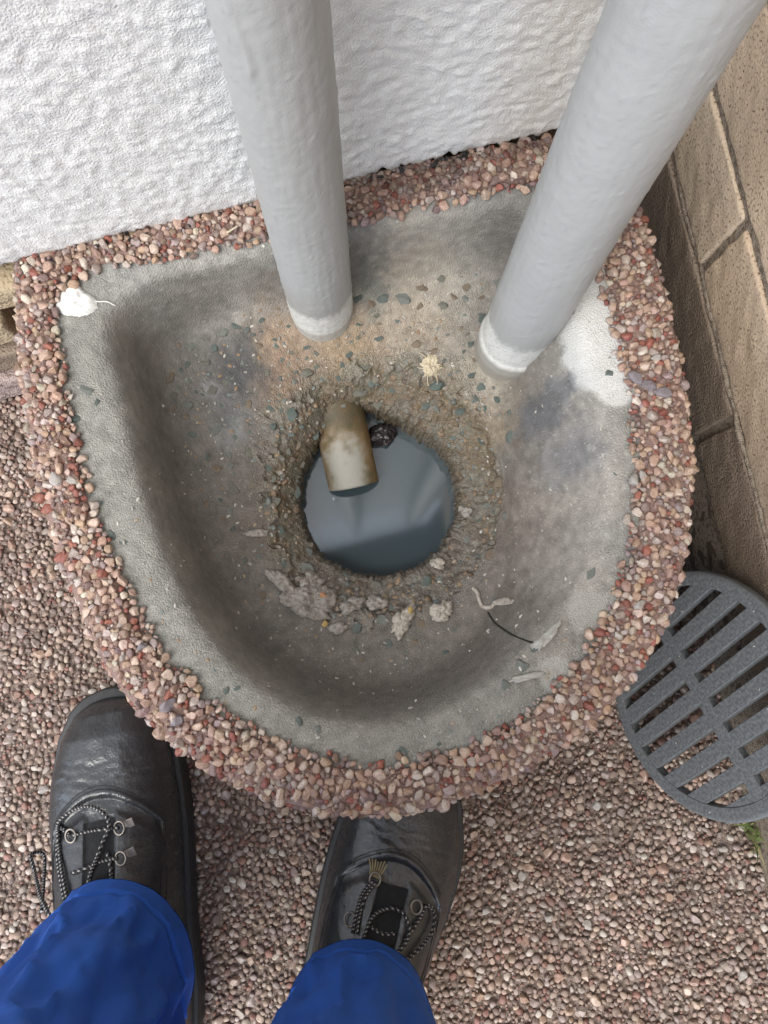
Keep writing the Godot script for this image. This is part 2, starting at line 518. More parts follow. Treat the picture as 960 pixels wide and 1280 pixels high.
	M.cream = mat("cream fibre", Color(0.60, 0.52, 0.38), 0.8, grain, 0.1, 20.0)
	M.putty = mat("white putty", Color(0.80, 0.80, 0.78), 0.7, grain, 0.05, 20.0)
	M.corn = mat("yellow kernel", Color(0.44, 0.31, 0.12), 0.45)
	M.orange = mat("orange kernel", Color(0.36, 0.19, 0.10), 0.45)
	M.sludge = mat("black sludge", Color(0.026, 0.020, 0.022), 0.15, grain, 0.03, 20.0)
	M.dark = mat("black fibre", Color(0.02, 0.02, 0.018), 0.5)
	M.film = mat("grey film", Color(0.36, 0.345, 0.32), 0.4)
	M.bitumen = mat("black bitumen", Color(0.02, 0.02, 0.021), 0.5)
	M.stones = []
	for c in [[0.185, 0.225, 0.212], [0.15, 0.19, 0.18], [0.25, 0.275, 0.255], [0.23, 0.235, 0.20], [0.29, 0.235, 0.175]]:
		M.stones.append(mat("aggregate stone", Color(c[0], c[1], c[2]), 0.335, grain, 0.05, 1.0, mottle))
	M.eave = mat("dark brown eave boards", Color(0.05, 0.04, 0.032), 0.7)
	M.grass = mat("weed", Color(0.13, 0.17, 0.05), 0.6)
	M.grass.backlight_enabled = true
	M.grass.backlight = Color(0.1, 0.14, 0.04)
	M.straw = mat("dry weed", Color(0.36, 0.30, 0.16), 0.7)


# ---------------------------------------------------------------- scattered pebbles
func scatter(lo: Vector2, hi: Vector2, rounds: Array, inside: Callable) -> Array:
	# dart throwing: rounds of [tries, smallest radius, largest radius, how close]; returns [x, z, radius]
	var cell := 0.006
	var w := int((hi.x - lo.x) / cell) + 3
	var h := int((hi.y - lo.y) / cell) + 3
	var cells: Array = []
	cells.resize(w * h)
	var out := []
	for rd in rounds:
		for k in int(rd[0]):
			var x := rng.randf_range(lo.x, hi.x)
			var z := rng.randf_range(lo.y, hi.y)
			if not inside.call(x, z):
				continue
			var u := rng.randf()
			var r := lerpf(rd[1], rd[2], u * u)
			var cx := int((x - lo.x) / cell) + 1
			var cz := int((z - lo.y) / cell) + 1
			var free := true
			for j in range(maxi(cz - 1, 0), mini(cz + 2, h)):
				for i in range(maxi(cx - 1, 0), mini(cx + 2, w)):
					var here = cells[j * w + i]
					if here == null:
						continue
					for q in here:
						var dx: float = out[q][0] - x
						var dz: float = out[q][1] - z
						var need: float = (out[q][2] + r) * rd[3]
						if dx * dx + dz * dz < need * need:
							free = false
							break
					if not free:
						break
				if not free:
					break
			if free:
				if cells[cz * w + cx] == null:
					cells[cz * w + cx] = []
				cells[cz * w + cx].append(out.size())
				out.append([x, z, r])
	return out


func pebble_colour(small: bool) -> Color:
	var pick := rng.randf()
	var k := rng.randi() % PEBBLE_COLOURS.size()
	if small and pick < 0.42:
		k = [6, 6, 4, 7, 10][rng.randi() % 5]
	var c: Array = PEBBLE_COLOURS[k]
	var f := rng.randf_range(0.84, 1.24)
	return Color(c[0] * f, c[1] * f * rng.randf_range(0.95, 1.05), c[2] * f * rng.randf_range(0.93, 1.07))


func pebble_basis(r: float) -> Basis:
	var turn := Basis.from_euler(Vector3(rng.randf_range(-0.5, 0.5), rng.randf() * TAU, rng.randf_range(-0.5, 0.5)))
	return turn * Basis.from_scale(Vector3(r * rng.randf_range(0.98, 1.3), r * rng.randf_range(0.72, 0.98), r * rng.randf_range(0.82, 1.06))) * Basis.from_euler(Vector3(rng.randi() % 4 * PI / 2, rng.randi() % 4 * PI / 2, 0))


func mass(called: String, where: Array, colours: Array, mesh: Mesh, m: Material, parent: Node) -> void:
	var mm := MultiMesh.new()
	mm.transform_format = MultiMesh.TRANSFORM_3D
	mm.use_colors = true
	mm.mesh = mesh
	mm.instance_count = where.size()
	for i in where.size():
		mm.set_instance_transform(i, where[i])
		mm.set_instance_color(i, colours[i])
	var o := MultiMeshInstance3D.new()
	o.name = called
	o.multimesh = mm
	o.material_override = m
	o.set_meta("kind", "stuff")
	parent.add_child(o, true)


# ---------------------------------------------------------------- ground
func wall_x(z: float) -> float:
	return 0.3222 - 0.0823 * (z + 0.2547)


func ground_y(x: float, z: float) -> float:
	var y := 0.0035 * n_big.get_noise_2d(x * 0.5, z * 0.5)
	# the gap between basin and brick wall is washed out
	var gap := smoothstep(0.16, 0.24, x) * (1.0 - smoothstep(0.02, 0.12, z))
	return y - 0.03 * gap


func ground() -> void:
	var g := thing_structure("ground")
	# one sheet: fine near the basin, wide out to the horizon
	var xs := PackedFloat32Array([-80, -20, -6, -2, -1.2])
	for k in 121:
		xs.append(lerpf(-0.8, 0.8, k / 120.0))
	xs.append_array(PackedFloat32Array([1.2, 2, 6, 20, 80]))
	var v := PackedVector3Array()
	for z in xs:
		for x in xs:
			var far := maxf(absf(x), absf(z))
			v.append(Vector3(x, ground_y(x, z) - 0.002 if far < 1.0 else -0.002, z))
	put("earth", make(v, grid_index(xs.size(), xs.size(), false)), M.earth, g)
	var keep := func(x: float, z: float) -> bool:
		if z < -0.30 or x > wall_x(z) + 0.004:
			return false
		var a := atan2(z - CENTRE.y, x - CENTRE.x)
		return Vector2(x, z).distance_to(CENTRE) > ring_at(OUTER, a) * 0.86
	var spots := scatter(Vector2(-0.56, -0.30), Vector2(0.52, 0.56), [[6000, 0.0038, 0.0052, 0.8], [80000, 0.0026, 0.0042, 0.72], [90000, 0.0014, 0.0025, 0.70]], keep)
	spots.sort_custom(func(a, b): return a[2] > b[2])
	var where := []
	var colours := []
	var parts := 0
	var meshes := []
	for k in 6:
		meshes.append(pebble_mesh(k, 2))
	for s in spots:
		var r: float = s[2]
		var c := pebble_colour(r < 0.0026)
		var damp := 0.92 + 0.4 * n_big.get_noise_2d(s[0] * 0.6 + 7.0, s[1] * 0.6)
		c = Color(c.r * 1.02 * damp, c.g * 1.05 * damp, c.b * 1.08 * damp)
		var grey_ := (c.r + c.g + c.b) / 3.0
		c = mix3(c, Color(grey_ * 1.14, grey_ * 0.98, grey_ * 0.87), 0.3)
		if r < 0.0026:
			c = mix3(c, Color(0.30, 0.22, 0.185), 0.4) if rng.randf() > 0.22 else Color(0.30, 0.13, 0.105)
		c = mix3(c, Color(0.40, 0.31, 0.26), 0.25)
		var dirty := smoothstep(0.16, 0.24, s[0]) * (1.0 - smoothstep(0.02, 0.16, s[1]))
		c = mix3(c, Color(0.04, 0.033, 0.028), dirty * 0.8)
		if rng.randf() < 0.035 and r > 0.003:
			c = Color(0.60, 0.55, 0.49)
		var t := Transform3D(pebble_basis(r), Vector3(s[0], ground_y(s[0], s[1]) + (r * rng.randf_range(-0.35, 0.12) if r > 0.0025 else rng.randf_range(-0.0006, 0.0006)), s[1]))
		if parts < 300 and s[1] < 0.42 and absf(s[0]) < 0.36 and dirty < 0.2:
			var p := put("pebble", meshes[parts % 6], M.pebbles[[0, 1, 2, 3, 8, 9, 10, 11][rng.randi() % 8]] if rng.randf() > 0.06 else M.quartz, g)
			p.transform = t
			parts += 1
		else:
			where.append(t)
			colours.append(c)
	mass("gravel", where, colours, pebble_mesh(31, 1), M.gravel, g)


func thing_structure(called: String) -> Node3D:
	var o := Node3D.new()
	o.name = called
	o.set_meta("kind", "structure")
	add_child(o)
	return o


# ---------------------------------------------------------------- white wall
const WALL_Z := -0.297

func stucco_z(x: float, y: float, lump: FastNoiseLite, worm: FastNoiseLite) -> float:
	var left := 1.0 - smoothstep(0.0, 0.09, x)
	var a := lump.get_noise_2d(x, y)
	var b := worm.get_noise_2d(x, y * 1.3)
	var dome := clampf(0.75 - (n_cell.get_noise_2d(x * 1.55 + 0.0016 * a, y * 1.55 + 0.0016 * b) + 1.0) * 0.85, -0.3, 1.0)
	var d := left * (0.0019 * maxf(dome, 0.0) * smoothstep(-0.35, 0.3, lump.get_noise_2d(x * 0.8 + 4.0, y * 0.8)) + 0.0003 * a) + (1.0 - left) * (0.0009 * b + 0.0012 * maxf(dome, 0.0) * smoothstep(-0.2, 0.4, a))
	return WALL_Z + 0.0005 * n_big.get_noise_2d(x, y) + d + 0.0004 * n_fine.get_noise_2d(x, y)


func white_wall() -> void:
	var w := thing("white_wall", "white painted roughcast house wall with a dark eave, rising behind the basin", "wall")
	var lump := noise(71, 75.0, 3)
	var worm := noise(72, 62.0, 3)
	var xs := PackedFloat32Array([-4.0, -2.5, -1.5, -0.9])
	var nx := 500
	for k in nx:
		xs.append(lerpf(-0.52, 0.335, k / float(nx - 1)))
	var ys := PackedFloat32Array()
	for k in 240:
		ys.append(lerpf(0.0, 0.40, k / 239.0))
	ys.append_array(PackedFloat32Array([0.5, 0.7, 1.2, 2.0, 2.7]))
	var v := PackedVector3Array()
	var c := PackedColorArray()
	# first row turns back under the plaster
	for x in xs:
		v.append(Vector3(x, 0.203 + foot_edge(x), -0.335))
		c.append(Color(0.3, 0.28, 0.26))
	for j in ys.size():
		for x in xs:
			var lift := foot_edge(x) * clampf(1.0 - ys[j] / 0.03, 0.0, 1.0)
			var y := 0.203 + ys[j] + lift
			var z := stucco_z(x, y, lump, worm) if ys[j] <= 0.4 and x > -0.6 else WALL_Z
			z -= 0.004 * exp(-ys[j] / 0.0025)
			v.append(Vector3(x, y, z))
			var dirt := clampf(0.5 * n_mid.get_noise_2d(x, y) + 0.5, 0, 1) * exp(-ys[j] / 0.010)
			var tone := 0.73 + 0.02 * n_big.get_noise_2d(x * 2.0, y * 2.0)
			c.append(mix3(Color(tone, tone, tone * 0.99), Color(0.42, 0.36, 0.32), dirt * 0.7))
	put("plaster", make(v, grid_index(xs.size(), ys.size() + 1, false, true), c), M.stucco, w)
	var core := BoxMesh.new()
	core.size = Vector3(4.3, 2.9, 0.2)
	var cm := put("masonry", core, M.brick_mortar, w)
	cm.position = Vector3(-1.85, 1.43, -0.436)
	var soffit := put("eave", rounded_box(Vector3(5.6, 0.16, 0.40), 0.01), M.eave, w)
	soffit.position = Vector3(-1.3, 2.86, -0.28)
	# the brick foot of the wall left of the basin
	var rows := [[0.168, 0.030, M.yellow_brick, 0.0], [0.122, 0.036, M.yellow_brick, 0.07], [0.078, 0.034, M.brick_dark, 0.02], [0.030, 0.042, M.pink_stone, 0.09]]
	for k in rows.size():
		var x := -0.152 - float(rows[k][3])
		var m := rounded_box(Vector3(0.205, rows[k][1], 0.05), 0.005, 0.0016, k, 14, 5, 3)
		for i in 4:
			var b := put("brick", m, rows[k][2], w)
			b.position = Vector3(x - 0.10, float(rows[k][0]) + 0.004 * sin(i * 2.1), -0.316 + 0.004 * float(k))
			x -= 0.222
	# black flakes of bitumen left along the bottom of the plaster
	var where := []
	var colours := []
	for k in 150:
		var x := rng.randf_range(-0.178, 0.215)
		var r := rng.randf_range(0.0008, 0.0028)
		where.append(Transform3D(Basis.from_euler(Vector3(rng.randf() * 3, rng.randf() * 3, rng.randf() * 3)) * Basis.from_scale(Vector3(r * 1.8, r * 0.6, r)), Vector3(x, 0.207 + foot_edge(x) + rng.randf_range(-0.004, 0.003), WALL_Z + 0.003 + rng.randf_range(-0.002, 0.004))))
		colours.append(Color(0.02, 0.02, 0.022))
	mass("bitumen_flakes", where, colours, pebble_mesh(5, 1, 0.45), vmat("bitumen", 0.5), w)


func foot_edge(x: float) -> float:
	return 0.006 * n_mid.get_noise_2d(x, 3.0) + 0.004 * n_big.get_noise_2d(x, 9.0) + 0.003 * n_fine.get_noise_2d(x * 0.6, 5.0)


# ---------------------------------------------------------------- brick wall
func brick_wall() -> void:
	var w := thing("brick_wall", "tan face-brick garden wall running along the right of the basin, its lowest courses dark and damp", "wall", Vector3(wall_x(-0.2547), 0, -0.2547))
	w.rotation.y = atan2(-0.0823, 1.0)
	var back := BoxMesh.new()
	back.size = Vector3(0.20, 2.1, 2.6)
	var mo := put("mortar", back, M.brick_mortar, w)
	mo.position = Vector3(0.1031, 0.93, 1.22)
	var forms := []
	for k in 5:
		forms.append(rounded_box(Vector3(0.05, 0.0695, 0.233), 0.0026, 0.0011, k * 7 + 3, 4, 12, 40))
	var slip := rounded_box(Vector3(0.05, 0.0695, 0.1155), 0.0035, 0.0011, 77, 4, 12, 20)
	for course in range(-1, 26):
		var y := 0.072 + 0.0765 * (course - 1) + 0.005 + 0.03325
		var joint := 0.0667 if course % 2 == 0 else 0.1877
		for k in range(-1, 9):
			var z := joint + 0.24 * k + 0.12
			if z < -0.10:
				continue
			var tone := absi(course * 7 + k * 5) % 4
			var m: Material = M.bricks[tone]
			if course == 1:
				m = M.brick_dark
			elif course < 1:
				m = M.brick_wet
			var b := put("brick", forms[(course * 3 + k * 2 + 20) % 5], m, w)
			b.position = Vector3(0.025 + rng.randf_range(-0.0012, 0.0012) + (0.004 if course < 1 else 0.0), y, z)
			b.rotation = Vector3(rng.randf_range(-0.004, 0.004), rng.randf_range(-0.006, 0.006), rng.randf_range(-0.01, 0.01))
		if course % 2 == 1 or course == -1:
			pass
	# a ledge of mortar squeezed out below the second course
	var pts := PackedVector3Array()
	for k in 60:
		var z := k * 0.02 - 0.02
		pts.append(Vector3(0.0025 + 0.003 * n_mid.get_noise_1d(z), 0.1485 + 0.0012 * n_big.get_noise_1d(z * 3.0), z))
	put("mortar_ledge", tube(pts, PackedFloat32Array([0.0028]), 8), M.brick_mortar, w)


# ---------------------------------------------------------------- basin
func bowl_ctrl(a: float) -> PackedVector2Array:
	var back := smoothstep(0.35, 0.9, -sin(a))
	var hole := ring_at(HOLE, a) + 0.0035 + 0.0020 * n_mid.get_noise_2d(cos(a) * 0.16, sin(a) * 0.16)
	var inn := ring_at(INNER, a)
	var foot := ring_at(FOOT, a)
	var ring := ring_at(RING, a)
	return PackedVector2Array([
		Vector2(inn + 0.014, 0.2045), Vector2(inn + 0.006, 0.2038), Vector2(ring_at(CREST, a), 0.1945), Vector2(foot, lerpf(0.118, 0.136, back)),
		Vector2(ring, lerpf(0.095, 0.103, back)), Vector2(hole, 0.071), Vector2(hole + 0.001, 0.03), Vector2(hole, -0.03)])


func bowl_at(ctrl: PackedVector2Array, t: float) -> Vector2:
	# t = 0 at the pebbles, 1 crest, 2 foot, 3 worn ring, 4 outlet edge, 5 below the water
	var i := clampi(int(t), 0, 4)
	var f := t - i
	var p0 := ctrl[i]
	var p1 := ctrl[i + 1]
	var p2 := ctrl[i + 2]
	var p3 := ctrl[mini(i + 3, 7)]
	var m1 := (p2 - p0) * 0.5
	var m2 := (p3 - p1) * 0.5
	# keep the steep side from overshooting
	m1 = m1.limit_length((p2 - p1).length() * 0.9)
	m2 = m2.limit_length((p2 - p1).length() * 0.9)
	var f2 := f * f
	var f3 := f2 * f
	return p1 * (2 * f3 - 3 * f2 + 1) + m1 * (f3 - 2 * f2 + f) + p2 * (3 * f2 - 2 * f3) + m2 * (f3 - f2)


func bowl_find(x: float, z: float) -> Vector2:
	# (height, t) of the bowl at a place
	var d := Vector2(x, z) - CENTRE
	var ctrl := bowl_ctrl(d.angle())
	var r := d.length()
	var lo := 0.0
	var hi := 4.0
	for k in 22:
		var mid := (lo + hi) / 2
		if bowl_at(ctrl, mid).x > r:
			lo = mid
		else:
			hi = mid
	return Vector2(bowl_at(ctrl, lo).y + bowl_rough(x, z, lo, -sin(d.angle())), lo)


func bowl_rough(x: float, z: float, t: float, north: float) -> float:
	var worn := smoothstep(2.55, 3.1, t) * (1.0 - smoothstep(4.2, 4.6, t))
	var sandy := smoothstep(0.1, 0.6, north) * smoothstep(1.9, 2.2, t) * (1.0 - smoothstep(3.6, 4.2, t))
	var soft := n_big.get_noise_2d(x * 2.0, z * 2.0)
	var y := 0.0006 * soft * smoothstep(0.0, 0.6, t) + 0.00025 * n_fine.get_noise_2d(x * 1.5, z * 1.5)
	if worn > 0.0 or sandy > 0.0:
		var lumps := 0.5 - n_cell.get_noise_2d(x, z) * 0.9
		y -= 0.0034 * smoothstep(2.92, 3.02, t + 0.35 * soft + 0.25 * n_mid.get_noise_2d(x, z)) * (1.0 - smoothstep(3.5, 4.0, t))
		y += worn * (0.0030 * lumps + 0.0017 * n_mid.get_noise_2d(x * 1.5, z * 1.5)) + sandy * (0.0009 * lumps * (0.5 + soft) + 0.0007 * n_mid.get_noise_2d(x * 2.0, z * 2.0))
	else:
		y += 0.0003 * n_mid.get_noise_2d(x * 1.5, z * 1.5) * smoothstep(1.6, 2.2, t)
	return y


func bowl_colour(x: float, y: float, z: float, t: float, north: float, west: float) -> Color:
	var soft := n_big.get_noise_3d(x * 1.7, y * 1.7, z * 1.7)
	var mid := n_mid.get_noise_3d(x, y, z)
	var fine := n_fine.get_noise_3d(x, y, z)
	var c := Color(0.196, 0.182, 0.166)
	c = mix3(c, Color(0.30, 0.285, 0.26), 1.0 - smoothstep(1.0, 1.9, t) + 0.3 * soft)
	var wx := x + 0.010 * soft + 0.005 * mid
	var wz := z + 0.010 * n_big.get_noise_3d(x * 1.7 + 9.0, y * 1.7, z * 1.7) + 0.005 * n_mid.get_noise_3d(x + 5.0, y, z)
	var lip := 1.0 - smoothstep(0.75, 1.25, t + 0.15 * soft)
	c = mix3(c, Color(0.275, 0.272, 0.250), lip)
	var calm := 0.0
	for s in STAINS_AND_SHADING.size():
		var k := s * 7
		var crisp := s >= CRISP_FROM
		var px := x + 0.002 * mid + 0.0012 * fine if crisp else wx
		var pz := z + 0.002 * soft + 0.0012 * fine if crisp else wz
		var dx := px - stain_shading_flat[k]
		var r := stain_shading_flat[k + 2] * (1.0 if crisp else 1.35)
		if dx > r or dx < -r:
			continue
		var dz := pz - stain_shading_flat[k + 1]
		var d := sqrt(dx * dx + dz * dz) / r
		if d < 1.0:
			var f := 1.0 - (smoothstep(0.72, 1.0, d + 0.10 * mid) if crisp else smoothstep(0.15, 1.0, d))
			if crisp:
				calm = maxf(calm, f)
			c = mix3(c, Color(stain_shading_flat[k + 3], stain_shading_flat[k + 4], stain_shading_flat[k + 5]), f * stain_shading_flat[k + 6])
	# worn, wet ring round the outlet
	var worn := smoothstep(2.6, 3.05, t + 0.25 * mid)
	var south := smoothstep(0.2, 0.8, -north)
	var rusty := mix3(Color(0.185, 0.135, 0.085), Color(0.155, 0.13, 0.11), south)
	rusty = mix3(rusty, Color(0.20, 0.19, 0.165), clampf(0.3 + soft * 1.5, 0, 0.8))
	rusty = mix3(rusty, Color(0.115, 0.115, 0.085), clampf(0.5 + mid * 1.6, 0, 1) * (1.0 - south) * 0.6)
	c = mix3(c, rusty, worn * 0.85)
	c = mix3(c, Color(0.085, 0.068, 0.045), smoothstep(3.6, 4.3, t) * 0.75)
	var patch := n_big.get_noise_3d(x * 4.0, y * 4.0, z * 4.0)
	var g := 1.0 + (0.26 * mid + 0.20 * fine + 0.22 * patch) * (1.0 - 0.8 * calm)
	if fine > 0.46:
		g += 0.30 * (1.0 - calm)
	g *= 1.2
	return Color(c.r * g, c.g * g, c.b * g)


func basin() -> void:
	var b := thing("gully_basin", "round-fronted concrete gully basin with a pebble-dashed rim against the white wall", "drain basin")
	# bowl: polar rows from the pebbles to below the water
	var cols := 860
	var ts := PackedFloat32Array()
	for seg in [[0.0, 1.0, 34], [1.0, 2.0, 50], [2.0, 3.0, 64], [3.0, 4.0, 46], [4.0, 5.0, 14]]:
		for k in int(seg[2]):
			ts.append(lerpf(seg[0], seg[1], k / float(seg[2])))
	var rows := ts.size()
	var v := PackedVector3Array()
	var c := PackedColorArray()
	v.resize(cols * rows)
	c.resize(cols * rows)
	for q in cols:
		var a := TAU * q / cols
		var ctrl := bowl_ctrl(a)
		var ca := cos(a)
		var sa := sin(a)
		for j in rows:
			var p := bowl_at(ctrl, ts[j])
			var x := CENTRE.x + ca * p.x
			var z := CENTRE.y + sa * p.x
			var wob := 0.0032 * smoothstep(3.3, 3.9, ts[j]) * (n_mid.get_noise_3d(x * 1.3, p.y * 1.3, z * 1.3) + 0.5 * (0.4 - n_cell.get_noise_3d(x * 0.7, p.y * 0.7, z * 0.7)))
			v[j * cols + q] = Vector3(x - ca * wob, p.y + bowl_rough(x, z, ts[j], -sa), z - sa * wob)
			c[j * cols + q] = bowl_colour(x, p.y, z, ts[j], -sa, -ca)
	var split := 34 + 50 + 42
	var upper := make(v.slice(0, cols * (split + 1)), grid_index(cols, split + 1, true, true), c.slice(0, cols * (split + 1)))
	var lower := make(v.slice(cols * split), grid_index(cols, rows - split, true, true), c.slice(cols * split))
	var bowl := put("bowl", upper, M.concrete, b)
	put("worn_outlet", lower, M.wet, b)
	aggregate(bowl)
	rim(b)


func aggregate(bowl: Node3D) -> void:
	# grey-green stones showing where the concrete has worn away
	var forms := []
	for k in 5:
		forms.append(pebble_mesh(40 + k, 2, 0.42))
	var spots := []
	for k in 8200:
		var x := rng.randf_range(-0.17, 0.23)
		var z := rng.randf_range(-0.27, 0.115)
		var d := Vector2(x, z) - CENTRE
		var f := bowl_find(x, z)
		var north := -sin(d.angle())
		var chance := 0.0
		if f.y > 2.0 and f.y < 3.9:
			chance = 0.55 * smoothstep(-0.1, 0.75, north) + 0.12
			if f.y > 2.8:
				chance += 0.35
		elif f.y < 0.75 and f.y > 0.05:
			chance = 0.16 * smoothstep(0.25, 0.6, n_big.get_noise_2d(x * 2.0 + 3.0, z * 2.0) + 0.45) * (1.0 if north < 0.2 and d.x < 0.1 else 0.25)
		if Vector2(x - 0.0237, z + 0.2425).length() < 0.029 or Vector2(x - 0.1666, z + 0.177).length() < 0.031:
			continue
		chance *= 1.5 * smoothstep(-0.4, 0.3, n_big.get_noise_2d(x * 2.2 + 20.0, z * 2.2))
		if x > 0.14 and z < -0.12 and f.y < 2.0:
			continue
		if rng.randf() > chance:
			continue
		var r := lerpf(0.0014, 0.0062, pow(rng.randf(), 1.5 if north > 0.3 and f.y > 2.0 else 2.4))
		var free := true
		for s in spots:
			if Vector2(s[0] - x, s[1] - z).length() < (s[2] + r) * 1.02:
				free = false
				break
		if free:
			spots.append([x, z, r, f.x, f.y])
	spots.sort_custom(func(p, q): return p[2] > q[2])
	var where := []
	var colours := []
	for k in spots.size():
		var s: Array = spots[k]
		var r: float = s[2]
		var turn := Basis.from_euler(Vector3(rng.randf_range(-0.2, 0.2), rng.randf() * TAU, rng.randf_range(-0.2, 0.2))) * Basis.from_scale(Vector3(r * 1.25, r * 0.42, r * 0.95))
		var t := Transform3D(turn, Vector3(s[0], float(s[3]) - r * rng.randf_range(0.06, 0.30), s[1]))
		if k < 260:
			var p := put("stone", forms[k % 5], M.stones[rng.randi() % (5 if s[4] > 2.0 else 3)], bowl)
			p.transform = t
		else:
			where.append(t)
			var col: Array = [[0.155, 0.185, 0.18], [0.25, 0.17, 0.10], [0.20, 0.19, 0.16], [0.30, 0.24, 0.17]][rng.randi() % 4]
			colours.append(Color(col[0], col[1], col[2]))
	# broken crumbs of concrete in the worn ring
	for k in 1200:
		var a := rng.randf() * TAU
		var r := rng.randf_range(0.070, 0.104)
		var x := CENTRE.x + cos(a) * r
		var z := CENTRE.y + sin(a) * r
		var f := bowl_find(x, z)
		if f.y < 2.85 or f.y > 3.97 or n_big.get_noise_2d(x * 3.0, z * 3.0) < rng.randf_range(-0.25, 0.45):
			continue
		var e := pow(rng.randf(), 2.0) * 0.0030 + 0.0007
		where.append(Transform3D(pebble_basis(e), Vector3(x, f.x - e * rng.randf_range(0.1, 0.6), z)))
		var g := rng.randf_range(0.65, 1.25)
		var h: Array = [[0.20, 0.14, 0.09], [0.17, 0.135, 0.105], [0.20, 0.185, 0.165], [0.15, 0.165, 0.155], [0.24, 0.17, 0.11]][rng.randi() % 5]
		colours.append(Color(h[0] * g, h[1] * g, h[2] * g))
	# pale flecks lying on the floor
	for k in 900:
		var a := rng.randf() * TAU
		var r := rng.randf_range(0.085, 0.185)
		var x := CENTRE.x + cos(a) * r
		var z := CENTRE.y + sin(a) * r
		var f := bowl_find(x, z)
		var e := pow(rng.randf(), 3.0) * 0.0011 + 0.0003
		where.append(Transform3D(Basis.from_euler(Vector3(0, rng.randf() * TAU, 0)) * Basis.from_scale(Vector3(e * 1.7, e * 0.6, e)), Vector3(x, f.x + e * 0.2, z)))
		var g := rng.randf_range(0.22, 0.55)
		colours.append(Color(g, g * 0.95, g * 0.86))
	mass("grit", where, colours, pebble_mesh(48, 1, 0.42), vmat("grit", 0.5), bowl)


func rim_at(a: float, u: float) -> Vector2:
	# u: 0 inner edge, 1 outer edge, then down the outside to 2
	var inn := ring_at(INNER, a) - 0.001
	var out := ring_at(OUTER, a)
	if u <= 1.0:
		return Vector2(lerpf(inn, out, u), 0.2025 + 0.0065 * pow(sin(PI * clampf(u * 0.86 + 0.07, 0, 1)), 0.7))
	var f := u - 1.0
	return Vector2(out * (1.0 - 0.10 * f), 0.2055 - 0.235 * f)


